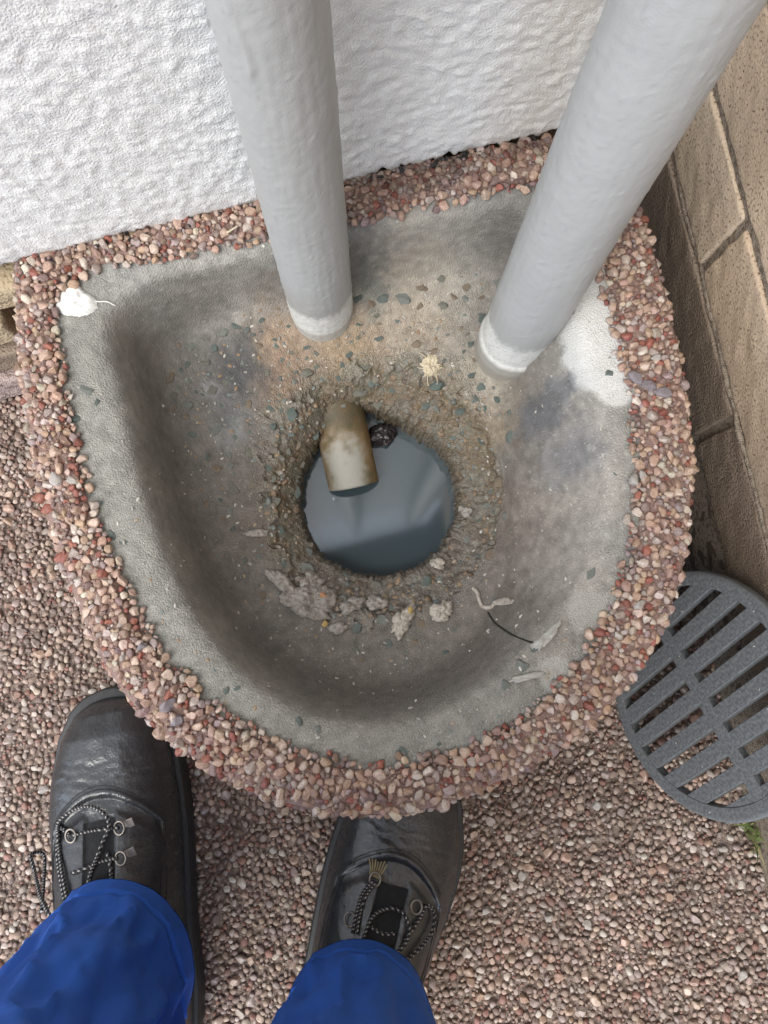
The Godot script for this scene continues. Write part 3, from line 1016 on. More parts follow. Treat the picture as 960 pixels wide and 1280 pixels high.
func rim(b: Node3D) -> void:
	var cols := 256
	var us := PackedFloat32Array([-0.03, 0.0, 0.1, 0.2, 0.35, 0.5, 0.65, 0.8, 0.9, 0.97, 1.0, 1.04, 1.15, 1.35, 1.6, 2.0])
	var v := PackedVector3Array()
	for u in us:
		for q in cols:
			var a := TAU * q / cols
			var p := rim_at(a, u)
			var x := CENTRE.x + cos(a) * p.x
			var z := CENTRE.y + sin(a) * p.x
			v.append(Vector3(x, p.y + 0.001 * n_mid.get_noise_2d(x, z) - 0.010 * (1.0 - smoothstep(0.05, 0.24, u)), z))
	var bed := put("rim", make(v, grid_index(cols, us.size(), true), PackedColorArray()), M.mortar, b)
	var meshes := []
	for k in 8:
		meshes.append(pebble_mesh(60 + k, 2))
	var keep := func(x: float, z: float) -> bool:
		if z < WALL_Z + 0.001:
			return false
		var d := Vector2(x, z) - CENTRE
		var a := d.angle()
		var r := d.length()
		var edge := 0.0035 * n_mid.get_noise_2d(x, z) + 0.0035 * n_big.get_noise_2d(x * 2.5, z * 2.5)
		return r > ring_at(INNER, a) + edge and r < ring_at(OUTER, a) + 0.0012
	var spots := scatter(Vector2(-0.21, -0.30), Vector2(0.26, 0.15), [[3000, 0.0036, 0.0047, 0.80], [36000, 0.0023, 0.0038, 0.68], [36000, 0.0015, 0.0024, 0.68], [36000, 0.0009, 0.0017, 0.72]], keep)
	spots.sort_custom(func(p, q): return p[2] > q[2])
	var where := []
	var colours := []
	for k in spots.size():
		var s: Array = spots[k]
		var r: float = s[2]
		var d := Vector2(s[0], s[1]) - CENTRE
		var a := d.angle()
		var u := (d.length() - ring_at(INNER, a)) / (ring_at(OUTER, a) - ring_at(INNER, a))
		var y := rim_at(a, clampf(u, 0.0, 1.0)).y
		var t := Transform3D(pebble_basis(r), Vector3(s[0], y + (r * rng.randf_range(-0.25, 0.38) if r > 0.0021 else rng.randf_range(0.0004, 0.0022)) - (0.003 if u > 0.94 else 0.0), s[1]))
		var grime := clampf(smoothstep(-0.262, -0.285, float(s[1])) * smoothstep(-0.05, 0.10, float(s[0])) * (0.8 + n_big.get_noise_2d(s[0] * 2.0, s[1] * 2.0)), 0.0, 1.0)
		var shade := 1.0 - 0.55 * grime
		if k < 300:
			var p := put("pebble", meshes[k % 8], M.pebbles[[0, 1, 2, 5, 11, 9, 3, 0, 2, 8, 4][rng.randi() % 11] if grime < 0.35 else [4, 7, 3, 4][rng.randi() % 4]], bed)
			p.transform = t
		else:
			where.append(t)
			var c := pebble_colour(r < 0.0023)
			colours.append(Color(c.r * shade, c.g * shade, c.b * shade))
	# the same dash runs down the outside
	for k in 5200:
		var a := rng.randf() * TAU
		var u := 1.0 + pow(rng.randf(), 1.3)
		var p := rim_at(a, u)
		var pos := Vector3(CENTRE.x + cos(a) * p.x, p.y, CENTRE.y + sin(a) * p.x)
		if pos.z < WALL_Z:
			continue
		var r := rng.randf_range(0.0022, 0.0046)
		where.append(Transform3D(pebble_basis(r), pos))
		colours.append(pebble_colour(r < 0.0028))
	mass("pebble_dash", where, colours, pebble_mesh(70, 2), M.pebble_mix, bed)
	# odd lumps in the dash: white quartz and smears of lilac cement
	for e in [[0.1945, -0.037, 0.006, 0], [0.2005, -0.0385, 0.0045, 0], [-0.1814, -0.138, 0.0075, 0], [-0.172, -0.135, 0.005, 0], [0.2239, -0.0972, 0.009, 1], [0.232, -0.090, 0.007, 1], [0.2165, -0.105, 0.007, 1], [-0.1438, 0.0256, 0.009, 1], [-0.139, 0.036, 0.007, 1], [0.236, -0.116, 0.005, 0], [-0.150, -0.016, 0.005, 1], [0.172, 0.045, 0.006, 0]]:
		var p := put("pebble", meshes[int(absf(e[0]) * 1000) % 8], M.quartz if e[3] == 0 else M.lilac, bed)
		p.transform = Transform3D(Basis.from_euler(Vector3(0.1, e[0] * 40.0, 0.1)) * Basis.from_scale(Vector3(e[2] * 1.0, e[2] * 0.75, e[2] * 0.62)), Vector3(e[0], 0.2095, e[1]))


func water() -> void:
	var v := PackedVector3Array([Vector3(CENTRE.x, 0.046, CENTRE.y)])
	var idx := PackedInt32Array()
	var n := 96
	for k in n:
		var a := TAU * k / n
		v.append(Vector3(CENTRE.x + cos(a) * (ring_at(HOLE, a) + 0.006), 0.046, CENTRE.y + sin(a) * (ring_at(HOLE, a) + 0.006)))
		idx.append_array(PackedInt32Array([0, 1 + k, 1 + (k + 1) % n]))
	var o := put("water", make(v, idx), M.water)
	o.set_meta("kind", "structure")


# ---------------------------------------------------------------- pipes
func down_pipe(base: Vector3, along: Vector3, radius: float, label: String, collar: bool) -> void:
	var o := thing("waste_pipe", label, "pipe", base, "grey pipes rising from the basin")
	var side := along.cross(Vector3.BACK).normalized()
	var front := side.cross(along).normalized()
	var n := 120
	var hs := PackedFloat32Array()
	for k in 330:
		hs.append(-0.03 + 0.0017 * k)
	hs.append_array(PackedFloat32Array([0.56, 0.8, 1.3, 2.0, 2.5]))
	var v := PackedVector3Array()
	var c := PackedColorArray()
	var ragged := noise(301 if collar else 300, 95.0, 4)
	var peel := noise(310, 130.0, 3)
	var shift := 4.0 if collar else 0.0
	for h in hs:
		for k in n:
			var a := TAU * k / n
			var dir := side * cos(a) + front * sin(a)
			var p3 := dir * radius + Vector3(0, h + shift, 0)
			var d := 0.00022 * peel.get_noise_3dv(p3) + 0.0004 * n_big.get_noise_3dv(p3)
			d += 0.00028 * n_mid.get_noise_3dv(p3 * Vector3(2.2, 0.16, 2.2) + Vector3(2, 0, 2))
			d += 0.00035 * smoothstep(0.42, 0.56, n_mid.get_noise_3dv(p3 * 1.6 + Vector3(7, 1, 4)))
			var drip := 0.0
			if not collar and h > 0.285 and h < 0.345:
				var off := angle_difference(a, 2.25 + 0.10 * sin(h * 80.0)) * radius
				drip = exp(-off * off / 0.0000022) * 0.0011 * smoothstep(0.285, 0.292, h)
			# white, where the paint has come off above the foot
			var bare_top := (0.050 if collar else 0.036) + 0.006 * ragged.get_noise_3dv(p3 * Vector3(1, 0.6, 1)) + 0.0025 * n_fine.get_noise_3dv(p3 * Vector3(1, 2.2, 1))
			var foot := (0.016 if collar else 0.002) + 0.002 * ragged.get_noise_3dv(p3 * 0.5)
			var paint := Color(0.375, 0.38, 0.376)
			var tone := 1.0 + 0.03 * n_big.get_noise_3dv(p3 * 0.6) + 0.02 * n_mid.get_noise_3dv(p3)
			paint = Color(paint.r * tone, paint.g * tone, paint.b * tone)
			if n_mid.get_noise_3dv(p3 * Vector3(1.6, 0.9, 1.6) + Vector3(3, 3, 3)) > 0.56:
				paint = mix3(paint, Color(0.30, 0.31, 0.31), 0.5)
			var bare := 1.0 - smoothstep(bare_top - 0.006, bare_top + 0.006, h + 0.006 * n_fine.get_noise_3dv(p3))
			var white := Color(0.70, 0.71, 0.70) if n_fine.get_noise_3dv(p3 * Vector3(0.6, 2.4, 0.6)) < 0.25 else Color(0.56, 0.57, 0.57)
			var col := mix3(paint, white, bare)
			if collar:
				var ring := 1.0 - smoothstep(foot - 0.0015, foot + 0.0015, h)
				col = mix3(col, Color(0.40, 0.395, 0.375), ring)
				d += 0.0022 * ring
			var dirt := 1.0 - smoothstep(0.0, 0.006, h - (0.0 if collar else 0.002))
			col = mix3(col, Color(0.26, 0.24, 0.20), dirt * 0.5)
			d += 0.0003 * (1.0 - bare)
			v.append(along * h + dir * (radius + d + drip))
			c.append(col)
	put("tube", make(v, grid_index(n, hs.size(), true, false), c), M.pipe, o)


func spout() -> void:
	var p0 := Vector3(0.0165, 0.0650, -0.1700)
	var p1 := Vector3(0.0135, 0.0480, -0.1095)
	var o := thing("outlet_stub", "short stained plastic pipe end poking out of the hole's back edge over the water", "pipe", p0)
	var along := (p1 - p0).normalized()
	var side := along.cross(Vector3.UP).normalized()
	var up := side.cross(along)
	var n := 64
	var v := PackedVector3Array()
	var c := PackedColorArray()
	var length := p0.distance_to(p1)
	var rows := 46
	for k in rows + 4:
		var s := minf(float(k) / rows, 1.0) * (length + 0.03) - 0.03
		var r := 0.0225
		if k > rows:
			r -= 0.0024
		if k > rows + 1:
			s -= 0.02 * (k - rows - 1)
		for q in n:
			var a := TAU * q / n
			var dir := side * cos(a) + up * sin(a)
			var p := along * s + dir * (r + 0.0002 * n_mid.get_noise_3dv(dir * 0.02 + along * s))
			v.append(p)
			var f := s / length
			var w := n_big.get_noise_3dv(p * 2.5) * 0.8 + n_mid.get_noise_3dv(p) * 0.7
			var clean := smoothstep(0.18, 0.62, f + 0.30 * w) * smoothstep(-0.2, 0.35, 0.78 - absf(cos(a) - 0.15) + 0.3 * w)
			var col := mix3(Color(0.11, 0.10, 0.055), Color(0.24, 0.15, 0.065), clampf(0.5 + 1.2 * w + 0.4 * absf(cos(a)), 0, 1))
			col = mix3(col, Color(0.055, 0.05, 0.03), smoothstep(0.45, 0.0, f) * 0.7)
			col = mix3(col, Color(0.31, 0.305, 0.27), clean)
			if k > rows:
				col = Color(0.06, 0.06, 0.05)
			c.append(col)
	put("tube", make(v, grid_index(n, rows + 4, true, true), c), M.spout, o)


# ---------------------------------------------------------------- grate
func grate() -> void:
	var q := 1.1355
	var phi := 0.188
	var o := thing("drain_grate", "round dark grey plastic drain grate with slots, leaning on edge against the brick wall", "drain grate", Vector3(0.2381, 0.0877, 0.1344))
	var u := Vector3(cos(q) * cos(phi), sin(q), cos(q) * sin(phi))
	var w := Vector3(-sin(phi), 0, cos(phi))
	o.transform.basis = Basis(u, w.cross(u), w) * Basis.from_scale(Vector3.ONE * 0.9825)
	var thick := 0.009
	# ring, turned from a profile
	var prof := PackedVector2Array([Vector2(0.0890, -thick), Vector2(0.0890, -0.0008), Vector2(0.0893, -0.0002), Vector2(0.0898, 0.0), Vector2(0.0965, 0.0004), Vector2(0.0993, 0.0), Vector2(0.1005, -0.0006), Vector2(0.1011, -0.0018), Vector2(0.1013, -0.004), Vector2(0.1010, -thick + 0.0008), Vector2(0.1004, -thick), Vector2(0.0890, -thick)])
	var v := PackedVector3Array()
	for p in prof:
		for k in 160:
			var a := TAU * k / 160
			v.append(Vector3(cos(a) * p.x, p.y, sin(a) * p.x))
	put("ring", make(v, grid_index(160, prof.size(), true)), M.grate, o)
	var d := Vector3(0.522, 0, 0.853)
	var e := Vector3(0.853, 0, -0.522)
	for k in range(-3, 4):
		var off := 0.022 * k
		var half := sqrt(0.0915 * 0.0915 - pow(maxf(absf(off) - 0.0067, 0.0), 2.0))
		var bar := put("bar", rounded_box(Vector3(half * 2, thick - 0.0006, 0.0134), 0.0008), M.grate, o)
		bar.transform = Transform3D(Basis(e, Vector3.UP, e.cross(Vector3.UP)), d * off + Vector3(0, -thick / 2 - 0.0002, 0))
	# solid end segments beyond the last slots
	for s in [-1.0, 1.0]:
		var seg := put("end_segment", rounded_box(Vector3(0.088, thick - 0.0008, 0.0115), 0.0008), M.grate, o)
		seg.transform = Transform3D(Basis(e, Vector3.UP, e.cross(Vector3.UP)), d * (0.0868 * s) + Vector3(0, -thick / 2 - 0.0003, 0))
	var spine := put("spine", rounded_box(Vector3(0.0122, thick - 0.0004, 0.179), 0.0008), M.grate, o)
	spine.transform = Transform3D(Basis(e, Vector3.UP, e.cross(Vector3.UP)), Vector3(0, -thick / 2 - 0.0001, 0))
	var where := []
	var colours := []
	for k in 150:
		var r := 0.1 * sqrt(rng.randf())
		var a := rng.randf() * TAU
		var p := Vector3(cos(a) * r, 0.0003, sin(a) * r)
		var across := fposmod(p.dot(d) + 0.011, 0.022) - 0.011
		if r < 0.089 and absf(across) > 0.006 and absf(p.dot(e)) > 0.005:
			continue
		var s := 0.00018 + 0.0006 * pow(rng.randf(), 4.0)
		where.append(Transform3D(Basis.from_euler(Vector3(0, rng.randf() * 6, 0)) * Basis.from_scale(Vector3(s * 1.4, s * 0.5, s)), p))
		colours.append(Color(0.6, 0.6, 0.58))
	mass("dust_specks", where, colours, pebble_mesh(80, 1), vmat("dust", 0.9), o)


# ---------------------------------------------------------------- person
const BOOT := [[0.0, 0.004, 0.030], [0.004, 0.020, 0.043], [0.012, 0.0325, 0.054], [0.03, 0.0435, 0.066], [0.06, 0.0510, 0.073], [0.09, 0.0535, 0.080], [0.12, 0.0525, 0.092], [0.15, 0.0495, 0.108], [0.18, 0.046, 0.126], [0.21, 0.0435, 0.143], [0.25, 0.0425, 0.152], [0.285, 0.037, 0.150], [0.297, 0.026, 0.140], [0.300, 0.008, 0.12]]


func boot_size(z: float) -> Vector2:
	for k in BOOT.size() - 1:
		if z <= BOOT[k + 1][0]:
			var f: float = clampf((z - BOOT[k][0]) / (BOOT[k + 1][0] - BOOT[k][0]), 0, 1)
			return Vector2(lerpf(BOOT[k][1], BOOT[k + 1][1], f), lerpf(BOOT[k][2], BOOT[k + 1][2], f))
	return Vector2(0.008, 0.12)


func boot_mid(z: float, side: float) -> float:
	# the toes turn in towards the other foot
	return side * (0.007 * smoothstep(0.09, 0.0, z) - 0.002)


func boot_top(x: float, z: float, side: float) -> float:
	var s := boot_size(z)
	var f := clampf(absf(x - boot_mid(z, side)) / maxf(s.x, 0.001), 0.0, 0.999)
	return 0.022 + (s.y - 0.022) * pow(1.0 - pow(f, 2.6), 0.45) + boot_relief(x, z)


func boot_relief(x: float, z: float) -> float:
	var y := 0.0
	# the vamp's curved edge, thick leather in front of the lacing
	var throat := 0.0735 + 0.55 * x * x / 0.035 + 0.05 * maxf(absf(x) - 0.034, 0.0)
	if absf(x) < 0.043:
		var inside := smoothstep(throat, throat + 0.003, z)
		y -= 0.0030 * inside
		y += 0.0014 * exp(-pow((z - throat + 0.0025) / 0.0022, 2.0))
		# facings either side of the tongue
		var face := smoothstep(0.010, 0.0125, absf(x - 0.001)) * smoothstep(throat + 0.010, throat + 0.014, z)
		y += 0.0026 * face
	# creases across the toe
	var wob := 0.006 * n_big.get_noise_2d(x * 1.2, 2.0)
	for e in [[0.056, 0.0007], [0.0625, 0.0008], [0.049, 0.0005]]:
		y -= e[1] * exp(-pow((z - e[0] + wob) / 0.0018, 2.0)) * clampf(0.6 + 1.5 * n_big.get_noise_2d(x * 2.0, e[0] * 40.0), 0.0, 1.0)
	return y + 0.0012 * n_big.get_noise_2d(x * 1.5, z * 1.2) + 0.00045 * n_mid.get_noise_2d(x * 0.6, z * 1.6) * smoothstep(0.035, 0.07, z)


func lay(pts: Array, side: float, lift: float) -> PackedVector3Array:
	# x, z pairs laid on the boot
	var out := PackedVector3Array()
	for k in range(0, pts.size(), 2):
		out.append(Vector3(pts[k], boot_top(pts[k], pts[k + 1], side) + lift, pts[k + 1]))
	return out


func lace(o: Node3D, pts: PackedVector3Array) -> void:
	var path := smooth_path(pts, 0.0008)
	var paint := func(i: int, k: int) -> Color:
		return Color(0.50, 0.49, 0.46) if (i / 2 + k / 2) % 3 == 0 and k % 2 == 0 else Color(0.018, 0.018, 0.02)
	put("lace", tube(path, PackedFloat32Array([0.00145]), 8, paint), M.lace, o)


func make_boot(p: Node3D, side: float, at: Vector3, turn: float) -> Node3D:
	var o := Node3D.new()
	o.name = "boot"
	p.add_child(o, true)
	o.position = at
	o.rotation.y = turn
	# upper
	var nz := 200
	var na := 96
	var v := PackedVector3Array()
	for j in nz:
		var z := 0.0002 + 0.2996 * j / (nz - 1)
		var s := boot_size(z)
		var mid := boot_mid(z, side)
		for k in na:
			var a := PI * k / (na - 1)
			var ca := cos(a)
			var x := mid + s.x * signf(ca) * pow(absf(ca), 0.8)
			var y := boot_top(x, z, side)
			if k == 0 or k == na - 1:
				y = 0.012
				x = mid + s.x * signf(ca)
			v.append(Vector3(x, y, z))
	put("upper", make(v, grid_index(na, nz, false, true)), M.leather, o)
	# sole with a welt that stands out all round
	var outline := PackedVector2Array()
	for k in 40:
		var z := 0.3 * (0.5 - 0.5 * cos(PI * k / 39.0))
		outline.append(Vector2(boot_mid(z, side) + boot_size(z).x + 0.0015 * smoothstep(-0.004, 0.01, z), z - 0.0042 * (1.0 - smoothstep(0.0, 0.02, z)) + 0.004 * smoothstep(0.28, 0.3, z)))
	for k in 40:
		var z := 0.3 * (0.5 + 0.5 * cos(PI * k / 39.0))
		outline.append(Vector2(boot_mid(z, side) - boot_size(z).x - 0.0015 * smoothstep(-0.004, 0.01, z), z - 0.0042 * (1.0 - smoothstep(0.0, 0.02, z)) + 0.004 * smoothstep(0.28, 0.3, z)))
	v = PackedVector3Array()
	var levels := [[-0.003, 0.0], [0.0, 0.002], [0.014, 0.0025], [0.0165, 0.001], [0.0185, 0.003], [0.0255, 0.0028], [0.0275, 0.0012], [0.0275, -0.006]]
	for l in levels:
		for k in outline.size():
			var nxt := outline[(k + 1) % outline.size()]
			var prv := outline[(k + outline.size() - 1) % outline.size()]
			var nn := (nxt - prv).orthogonal().normalized()
			var pt := outline[k] + nn * float(l[1])
			v.append(Vector3(pt.x, l[0] + 0.010 * smoothstep(0.06, 0.0, pt.y) * (0.6 if float(l[0]) > 0.015 else 0.25), pt.y))
	put("sole", make(v, grid_index(outline.size(), levels.size(), true, true)), M.rubber, o)
	# tongue, a soft pad between the facings
	v = PackedVector3Array()
	for j in 40:
		var z := 0.092 + 0.075 * j / 39.0
		for k in 15:
			var x := -0.0115 + 0.0235 * k / 14.0
			v.append(Vector3(x, boot_top(x, z, side) + 0.0006 + 0.0016 * (1.0 - pow(absf(x) / 0.012, 2.0)) + 0.0012 * n_big.get_noise_2d(x * 3.0, z * 3.0), z))
	put("tongue", make(v, grid_index(15, 40, false, false)), M.tongue, o)
	# the quarters' seam running back on each side
	for s in [-1.0, 1.0]:
		for gap in [0.0, 0.0026]:
			var line := PackedVector3Array()
			for q in [[0.0335, 0.088], [0.0385, 0.100], [0.0410, 0.118], [0.0408, 0.140], [0.0385, 0.165]]:
				line.append(Vector3(s * (q[0] + gap), boot_top(s * (q[0] + gap), q[1], side) + 0.0003, q[1]))
			put("stitching", tube(smooth_path(line, 0.0012), PackedFloat32Array([0.00055, 0.0003]), 5), M.tongue, o)
	# stitching along the vamp
	for row in [0.0045, 0.0072]:
		var pts := PackedVector3Array()
		for k in 60:
			var x := -0.040 + 0.080 * k / 59.0
			var z: float = 0.0735 + 0.55 * x * x / 0.035 - row + 0.05 * maxf(absf(x) - 0.034, 0.0)
			pts.append(Vector3(x, boot_top(x, z, side) + 0.0002, z))
		put("stitching", tube(smooth_path(pts, 0.0012), PackedFloat32Array([0.00045, 0.00025]), 5), M.tongue, o)
	return o


func eyelet(o: Node3D, x: float, z: float, side: float, turn: float, plate: bool) -> void:
	var e := Node3D.new()
	var y := boot_top(x, z, side)
	var loop := PackedVector3Array()
	for k in 25:
		var a := TAU * k / 24
		loop.append(Vector3(cos(a) * 0.0042, sin(a) * 0.0015, sin(a) * 0.0048))
	var m := put("eyelet", tube(loop, PackedFloat32Array([0.0009]), 7, null, false), M.metal, o)
	m.position = Vector3(x, y + 0.0020, z)
	m.rotation = Vector3(0.1, turn, 0.12)
	e.free()
	if plate:
		var pl := put("eyelet_plate", rounded_box(Vector3(0.0088, 0.0012, 0.0072), 0.0005), M.metal, o)
		pl.position = Vector3(x + 0.0062 * cos(turn), boot_top(x + 0.006 * cos(turn), z, side) + 0.0004, z - 0.006 * sin(turn))
		pl.rotation = Vector3(0.15, turn, -0.12)


func trouser_leg(rings: Array, seed_: int) -> ArrayMesh:
	# rings of [x, y, z, half width, half depth]; folds run round the cloth
	var path := PackedVector3Array()
	for r in rings:
		path.append(Vector3(r[0], r[1], r[2]))
	var n := 110
	var rows := 420
	var fold := noise(500 + seed_, 9.0, 3)
	var v := PackedVector3Array()
	for j in rows + 3:
		var f: float = clampf(float(j - 3) / (rows - 1), 0, 1) * (rings.size() - 1)
		var i := mini(int(f), rings.size() - 2)
		var g := f - i
		g = g * g * (3 - 2 * g) * 0.5 + g * 0.5
		var p := path[i].lerp(path[i + 1], g)
		var rx := lerpf(rings[i][3], rings[i + 1][3], g)
		var rz := lerpf(rings[i][4], rings[i + 1][4], g)
		var h := float(j - 3) / rows
		for k in n:
			var a := TAU * k / n
			var dir := Vector3(cos(a), 0, sin(a))
			var d := 0.013 * fold.get_noise_3d(cos(a) * 0.075 + p.x, p.y * 0.55 + 0.05 * cos(a), sin(a) * 0.075) * smoothstep(-0.02, 0.16, h)
			d += 0.005 * fold.get_noise_3d(cos(a) * 0.16 + 5.0, p.y * 1.3 + 0.07 * sin(a), sin(a) * 0.16) * smoothstep(0.0, 0.1, h)
			d += 0.0075 * (pow(1.0 - absf(fold.get_noise_3d(cos(a) * 0.10 + 8.0, p.y * 0.45 + 0.10 * sin(a), sin(a) * 0.10)), 7.0) - 0.3) * smoothstep(0.01, 0.10, h)
			var seam := angle_difference(a, -1.95 + h * 0.9) * rx
			d += 0.0012 * (exp(-seam * seam / 0.000006) - 0.9 * exp(-pow(seam - 0.004, 2.0) / 0.000002))
			d += 0.0025 * fold.get_noise_3d(cos(a) * 0.12, p.y * 1.0, sin(a) * 0.12 + 3.0)
			var y := p.y
			# the hem hangs lower behind the boot; doubled cloth at the edge
			if f < 1.0:
				y -= (0.030 * (0.5 + 0.5 * sin(a))) * (1.0 - f)
			var thick := 0.0
			if j < 3:
				thick = [-0.004, -0.0022, 0.0006][j]
				y += [0.014, -0.0004, -0.0008][j]
			elif absf(p.y - (path[0].y + 0.016)) < 0.0020:
				thick = -0.0020
			v.append(Vector3(p.x, y, p.z) + Vector3(dir.x * (rx + d + thick), 0, dir.z * (rz + d + thick)))
	return make(v, grid_index(n, rows + 3, true, false))


func person() -> void:
	var p := thing("person", "person in blue work trousers and black lace-up boots standing at the basin's front", "person", Vector3(-0.16, 0, 0.26))
	var left := make_boot(p, 1.0, Vector3(-0.243, 0.003, 0.012) - p.position, deg_to_rad(-5))
	left.set_meta("label", "left boot, its lace standing in one big loop")
	lace(left, raised([-0.0204, 0.1450, -0.0288, 0.1212, -0.0345, 0.0987, -0.0309, 0.0871, -0.0172, 0.0800, -0.0039, 0.0797, 0.0068, 0.0876, 0.0097, 0.0968, 0.0050, 0.1058, 0.0003, 0.1160, -0.0055, 0.1282, -0.0077, 0.1450], 1.0, [0.003, 0.003, 0.004, 0.005, 0.006, 0.007, 0.007, 0.007, 0.006, 0.006, 0.004, 0.003]))
	lace(left, lay([-0.0243, 0.1440, -0.0335, 0.1173, -0.0362, 0.1017, -0.0332, 0.0929, -0.0213, 0.0985], 1.0, 0.0022))
	lace(left, lay([-0.0215, 0.0987, -0.0077, 0.0981, 0.0050, 0.0988, 0.0163, 0.0991], 1.0, 0.0020))
	lace(left, lay([0.0060, 0.1150, 0.0080, 0.1187, 0.0102, 0.1282, 0.0104, 0.1410, 0.0103, 0.1480], 1.0, 0.0022))
	lace(left, lay([-0.0208, 0.1240, -0.0106, 0.1224, 0.0019, 0.1203, 0.0155, 0.1195], 1.0, 0.0020))
	lace(left, PackedVector3Array([Vector3(-0.030, 0.112, 0.150), Vector3(-0.043, 0.098, 0.136), Vector3(-0.056, 0.075, 0.122), Vector3(-0.064, 0.060, 0.112), Vector3(-0.061, 0.045, 0.118), Vector3(-0.056, 0.062, 0.135), Vector3(-0.050, 0.085, 0.150)]))
	for e in [[-0.0213, 0.0985, 0.3, false], [0.0165, 0.0996, 0.2, true], [0.0176, 0.1204, 0.25, true], [0.0120, 0.1457, 0.25, true]]:
		eyelet(left, e[0], e[1], 1.0, e[2], e[3])
	var right := make_boot(p, -1.0, Vector3(0.010, 0.003, 0.1345) - p.position, deg_to_rad(-32))
	right.set_meta("label", "right boot, its toe pushed under the basin's rim")
	lace(right, lay([-0.0162, 0.0919, -0.0219, 0.1029, -0.0228, 0.1157, -0.0220, 0.1300], -1.0, 0.003))
	lace(right, lay([-0.0140, 0.0925, -0.0190, 0.1040, -0.0200, 0.1160, -0.0185, 0.1290], -1.0, 0.0022))
	lace(right, raised([-0.0133, 0.1300, -0.0106, 0.1155, -0.0003, 0.1066, 0.0111, 0.1065, 0.0190, 0.1138, 0.0191, 0.1229, 0.0146, 0.1310], -1.0, [0.003, 0.004, 0.006, 0.006, 0.006, 0.005, 0.003]))
	lace(right, raised([0.0180, 0.1240, 0.0251, 0.1089, 0.0291, 0.0989, 0.0365, 0.1030, 0.0386, 0.1132, 0.0342, 0.1224, 0.0225, 0.1345], -1.0, [0.003, 0.003, 0.004, 0.005, 0.006, 0.006, 0.005]))
	lace(right, lay([-0.0100, 0.1220, 0.0000, 0.1240, 0.0100, 0.1215], -1.0, 0.0022))
	for e in [[-0.0154, 0.0916, 0.2, false], [-0.0262, 0.1231, 0.2, false], [0.0212, 0.1012, 0.2, false]]:
		eyelet(right, e[0], e[1], -1.0, e[2], e[3])
	# a frayed thread tab at the top of the lacing
	for k in 7:
		var x := -0.020 + 0.0011 * k
		var pts := lay([x, 0.0905, x - 0.001 + 0.0006 * k, 0.0850, x - 0.004 + 0.0014 * k, 0.0795 - 0.0008 * (k % 3)], -1.0, 0.0022)
		put("frayed_thread", tube(smooth_path(pts, 0.0012), PackedFloat32Array([0.0006]), 6), M.straw, right)
	var lm := trouser_leg([[-0.249, 0.115, 0.206, 0.052, 0.066], [-0.250, 0.16, 0.211, 0.053, 0.067], [-0.250, 0.22, 0.217, 0.057, 0.070], [-0.248, 0.30, 0.224, 0.062, 0.074], [-0.232, 0.42, 0.222, 0.074, 0.082], [-0.178, 0.52, 0.215, 0.080, 0.088], [-0.160, 0.70, 0.30, 0.090, 0.10], [-0.155, 0.90, 0.42, 0.085, 0.12]], 1)
	var l1 := put("trouser_leg", lm, M.denim, p)
	l1.position = -p.position
	var rm := trouser_leg([[-0.087, 0.118, 0.292, 0.053, 0.064], [-0.088, 0.16, 0.292, 0.058, 0.066], [-0.093, 0.22, 0.290, 0.058, 0.069], [-0.096, 0.30, 0.284, 0.064, 0.074], [-0.088, 0.42, 0.275, 0.080, 0.082], [-0.066, 0.52, 0.29, 0.080, 0.088], [-0.070, 0.70, 0.35, 0.090, 0.10], [-0.075, 0.90, 0.43, 0.085, 0.12]], 2)
	var l2 := put("trouser_leg", rm, M.denim, p)
	l2.position = -p.position


func raised(pts: Array, side: float, lifts: Array) -> PackedVector3Array:
	var out := lay(pts, side, 0.0)
	for k in out.size():
		out[k].y += lifts[k]
	return out


# ---------------------------------------------------------------- small things
func scrap(seed_: int, rx: float, rz: float, turn: float, thick: float, at: Vector2, ragged := 0.35, crumple := 0.0018) -> ArrayMesh:
	# a torn, crumpled scrap that lies on the bowl at that place; its own origin is the place
	var n := 44
	var rings := 9
	var edge := noise(seed_, 0.55, 3)
	var rel := noise(seed_ + 1, 120.0, 4)
	var v := PackedVector3Array()
	var y0 := bowl_find(at.x, at.y).x
	for sheet in 2:
		for j in rings:
			var f := float(j) / (rings - 1)
			for k in n:
				var a := TAU * k / n
				var e := 1.0 + ragged * (1.1 * edge.get_noise_2d(cos(a) * 1.2, sin(a) * 1.2) + 0.5 * edge.get_noise_2d(cos(a) * 4.0 + 7.0, sin(a) * 4.0))
				var p := Vector2(cos(a) * rx * e * f, sin(a) * rz * e * f).rotated(turn)
				var y := bowl_find(at.x + p.x, at.y + p.y).x - y0
				var round_ := sqrt(maxf(0.0, 1.0 - pow(f, 3.0)))
				y += thick * round_ + crumple * (0.5 + absf(rel.get_noise_2d(p.x, p.y)) * 2.2) * (0.25 + 0.75 * round_) if sheet == 0 else -0.0006 * round_
				v.append(Vector3(p.x, y, p.y))
	var idx := grid_index(n, rings, true, false)
	var low := grid_index(n, rings, true, true)
	for k in low:
		idx.append(k + n * rings)
	return make_welded(v, idx)


func lay_scrap(called: String, label: String, category: String, m: Material, at: Vector2, rx: float, rz: float, turn: float, thick: float, seed_: int, group := "", ragged := 0.35, crumple := 0.0018) -> MeshInstance3D:
	var o := put(called, scrap(seed_, rx, rz, turn, thick, at, ragged, crumple), m)
	o.position = Vector3(at.x, bowl_find(at.x, at.y).x + 0.0016, at.y)
	tag(o, label, category, group)
	return o


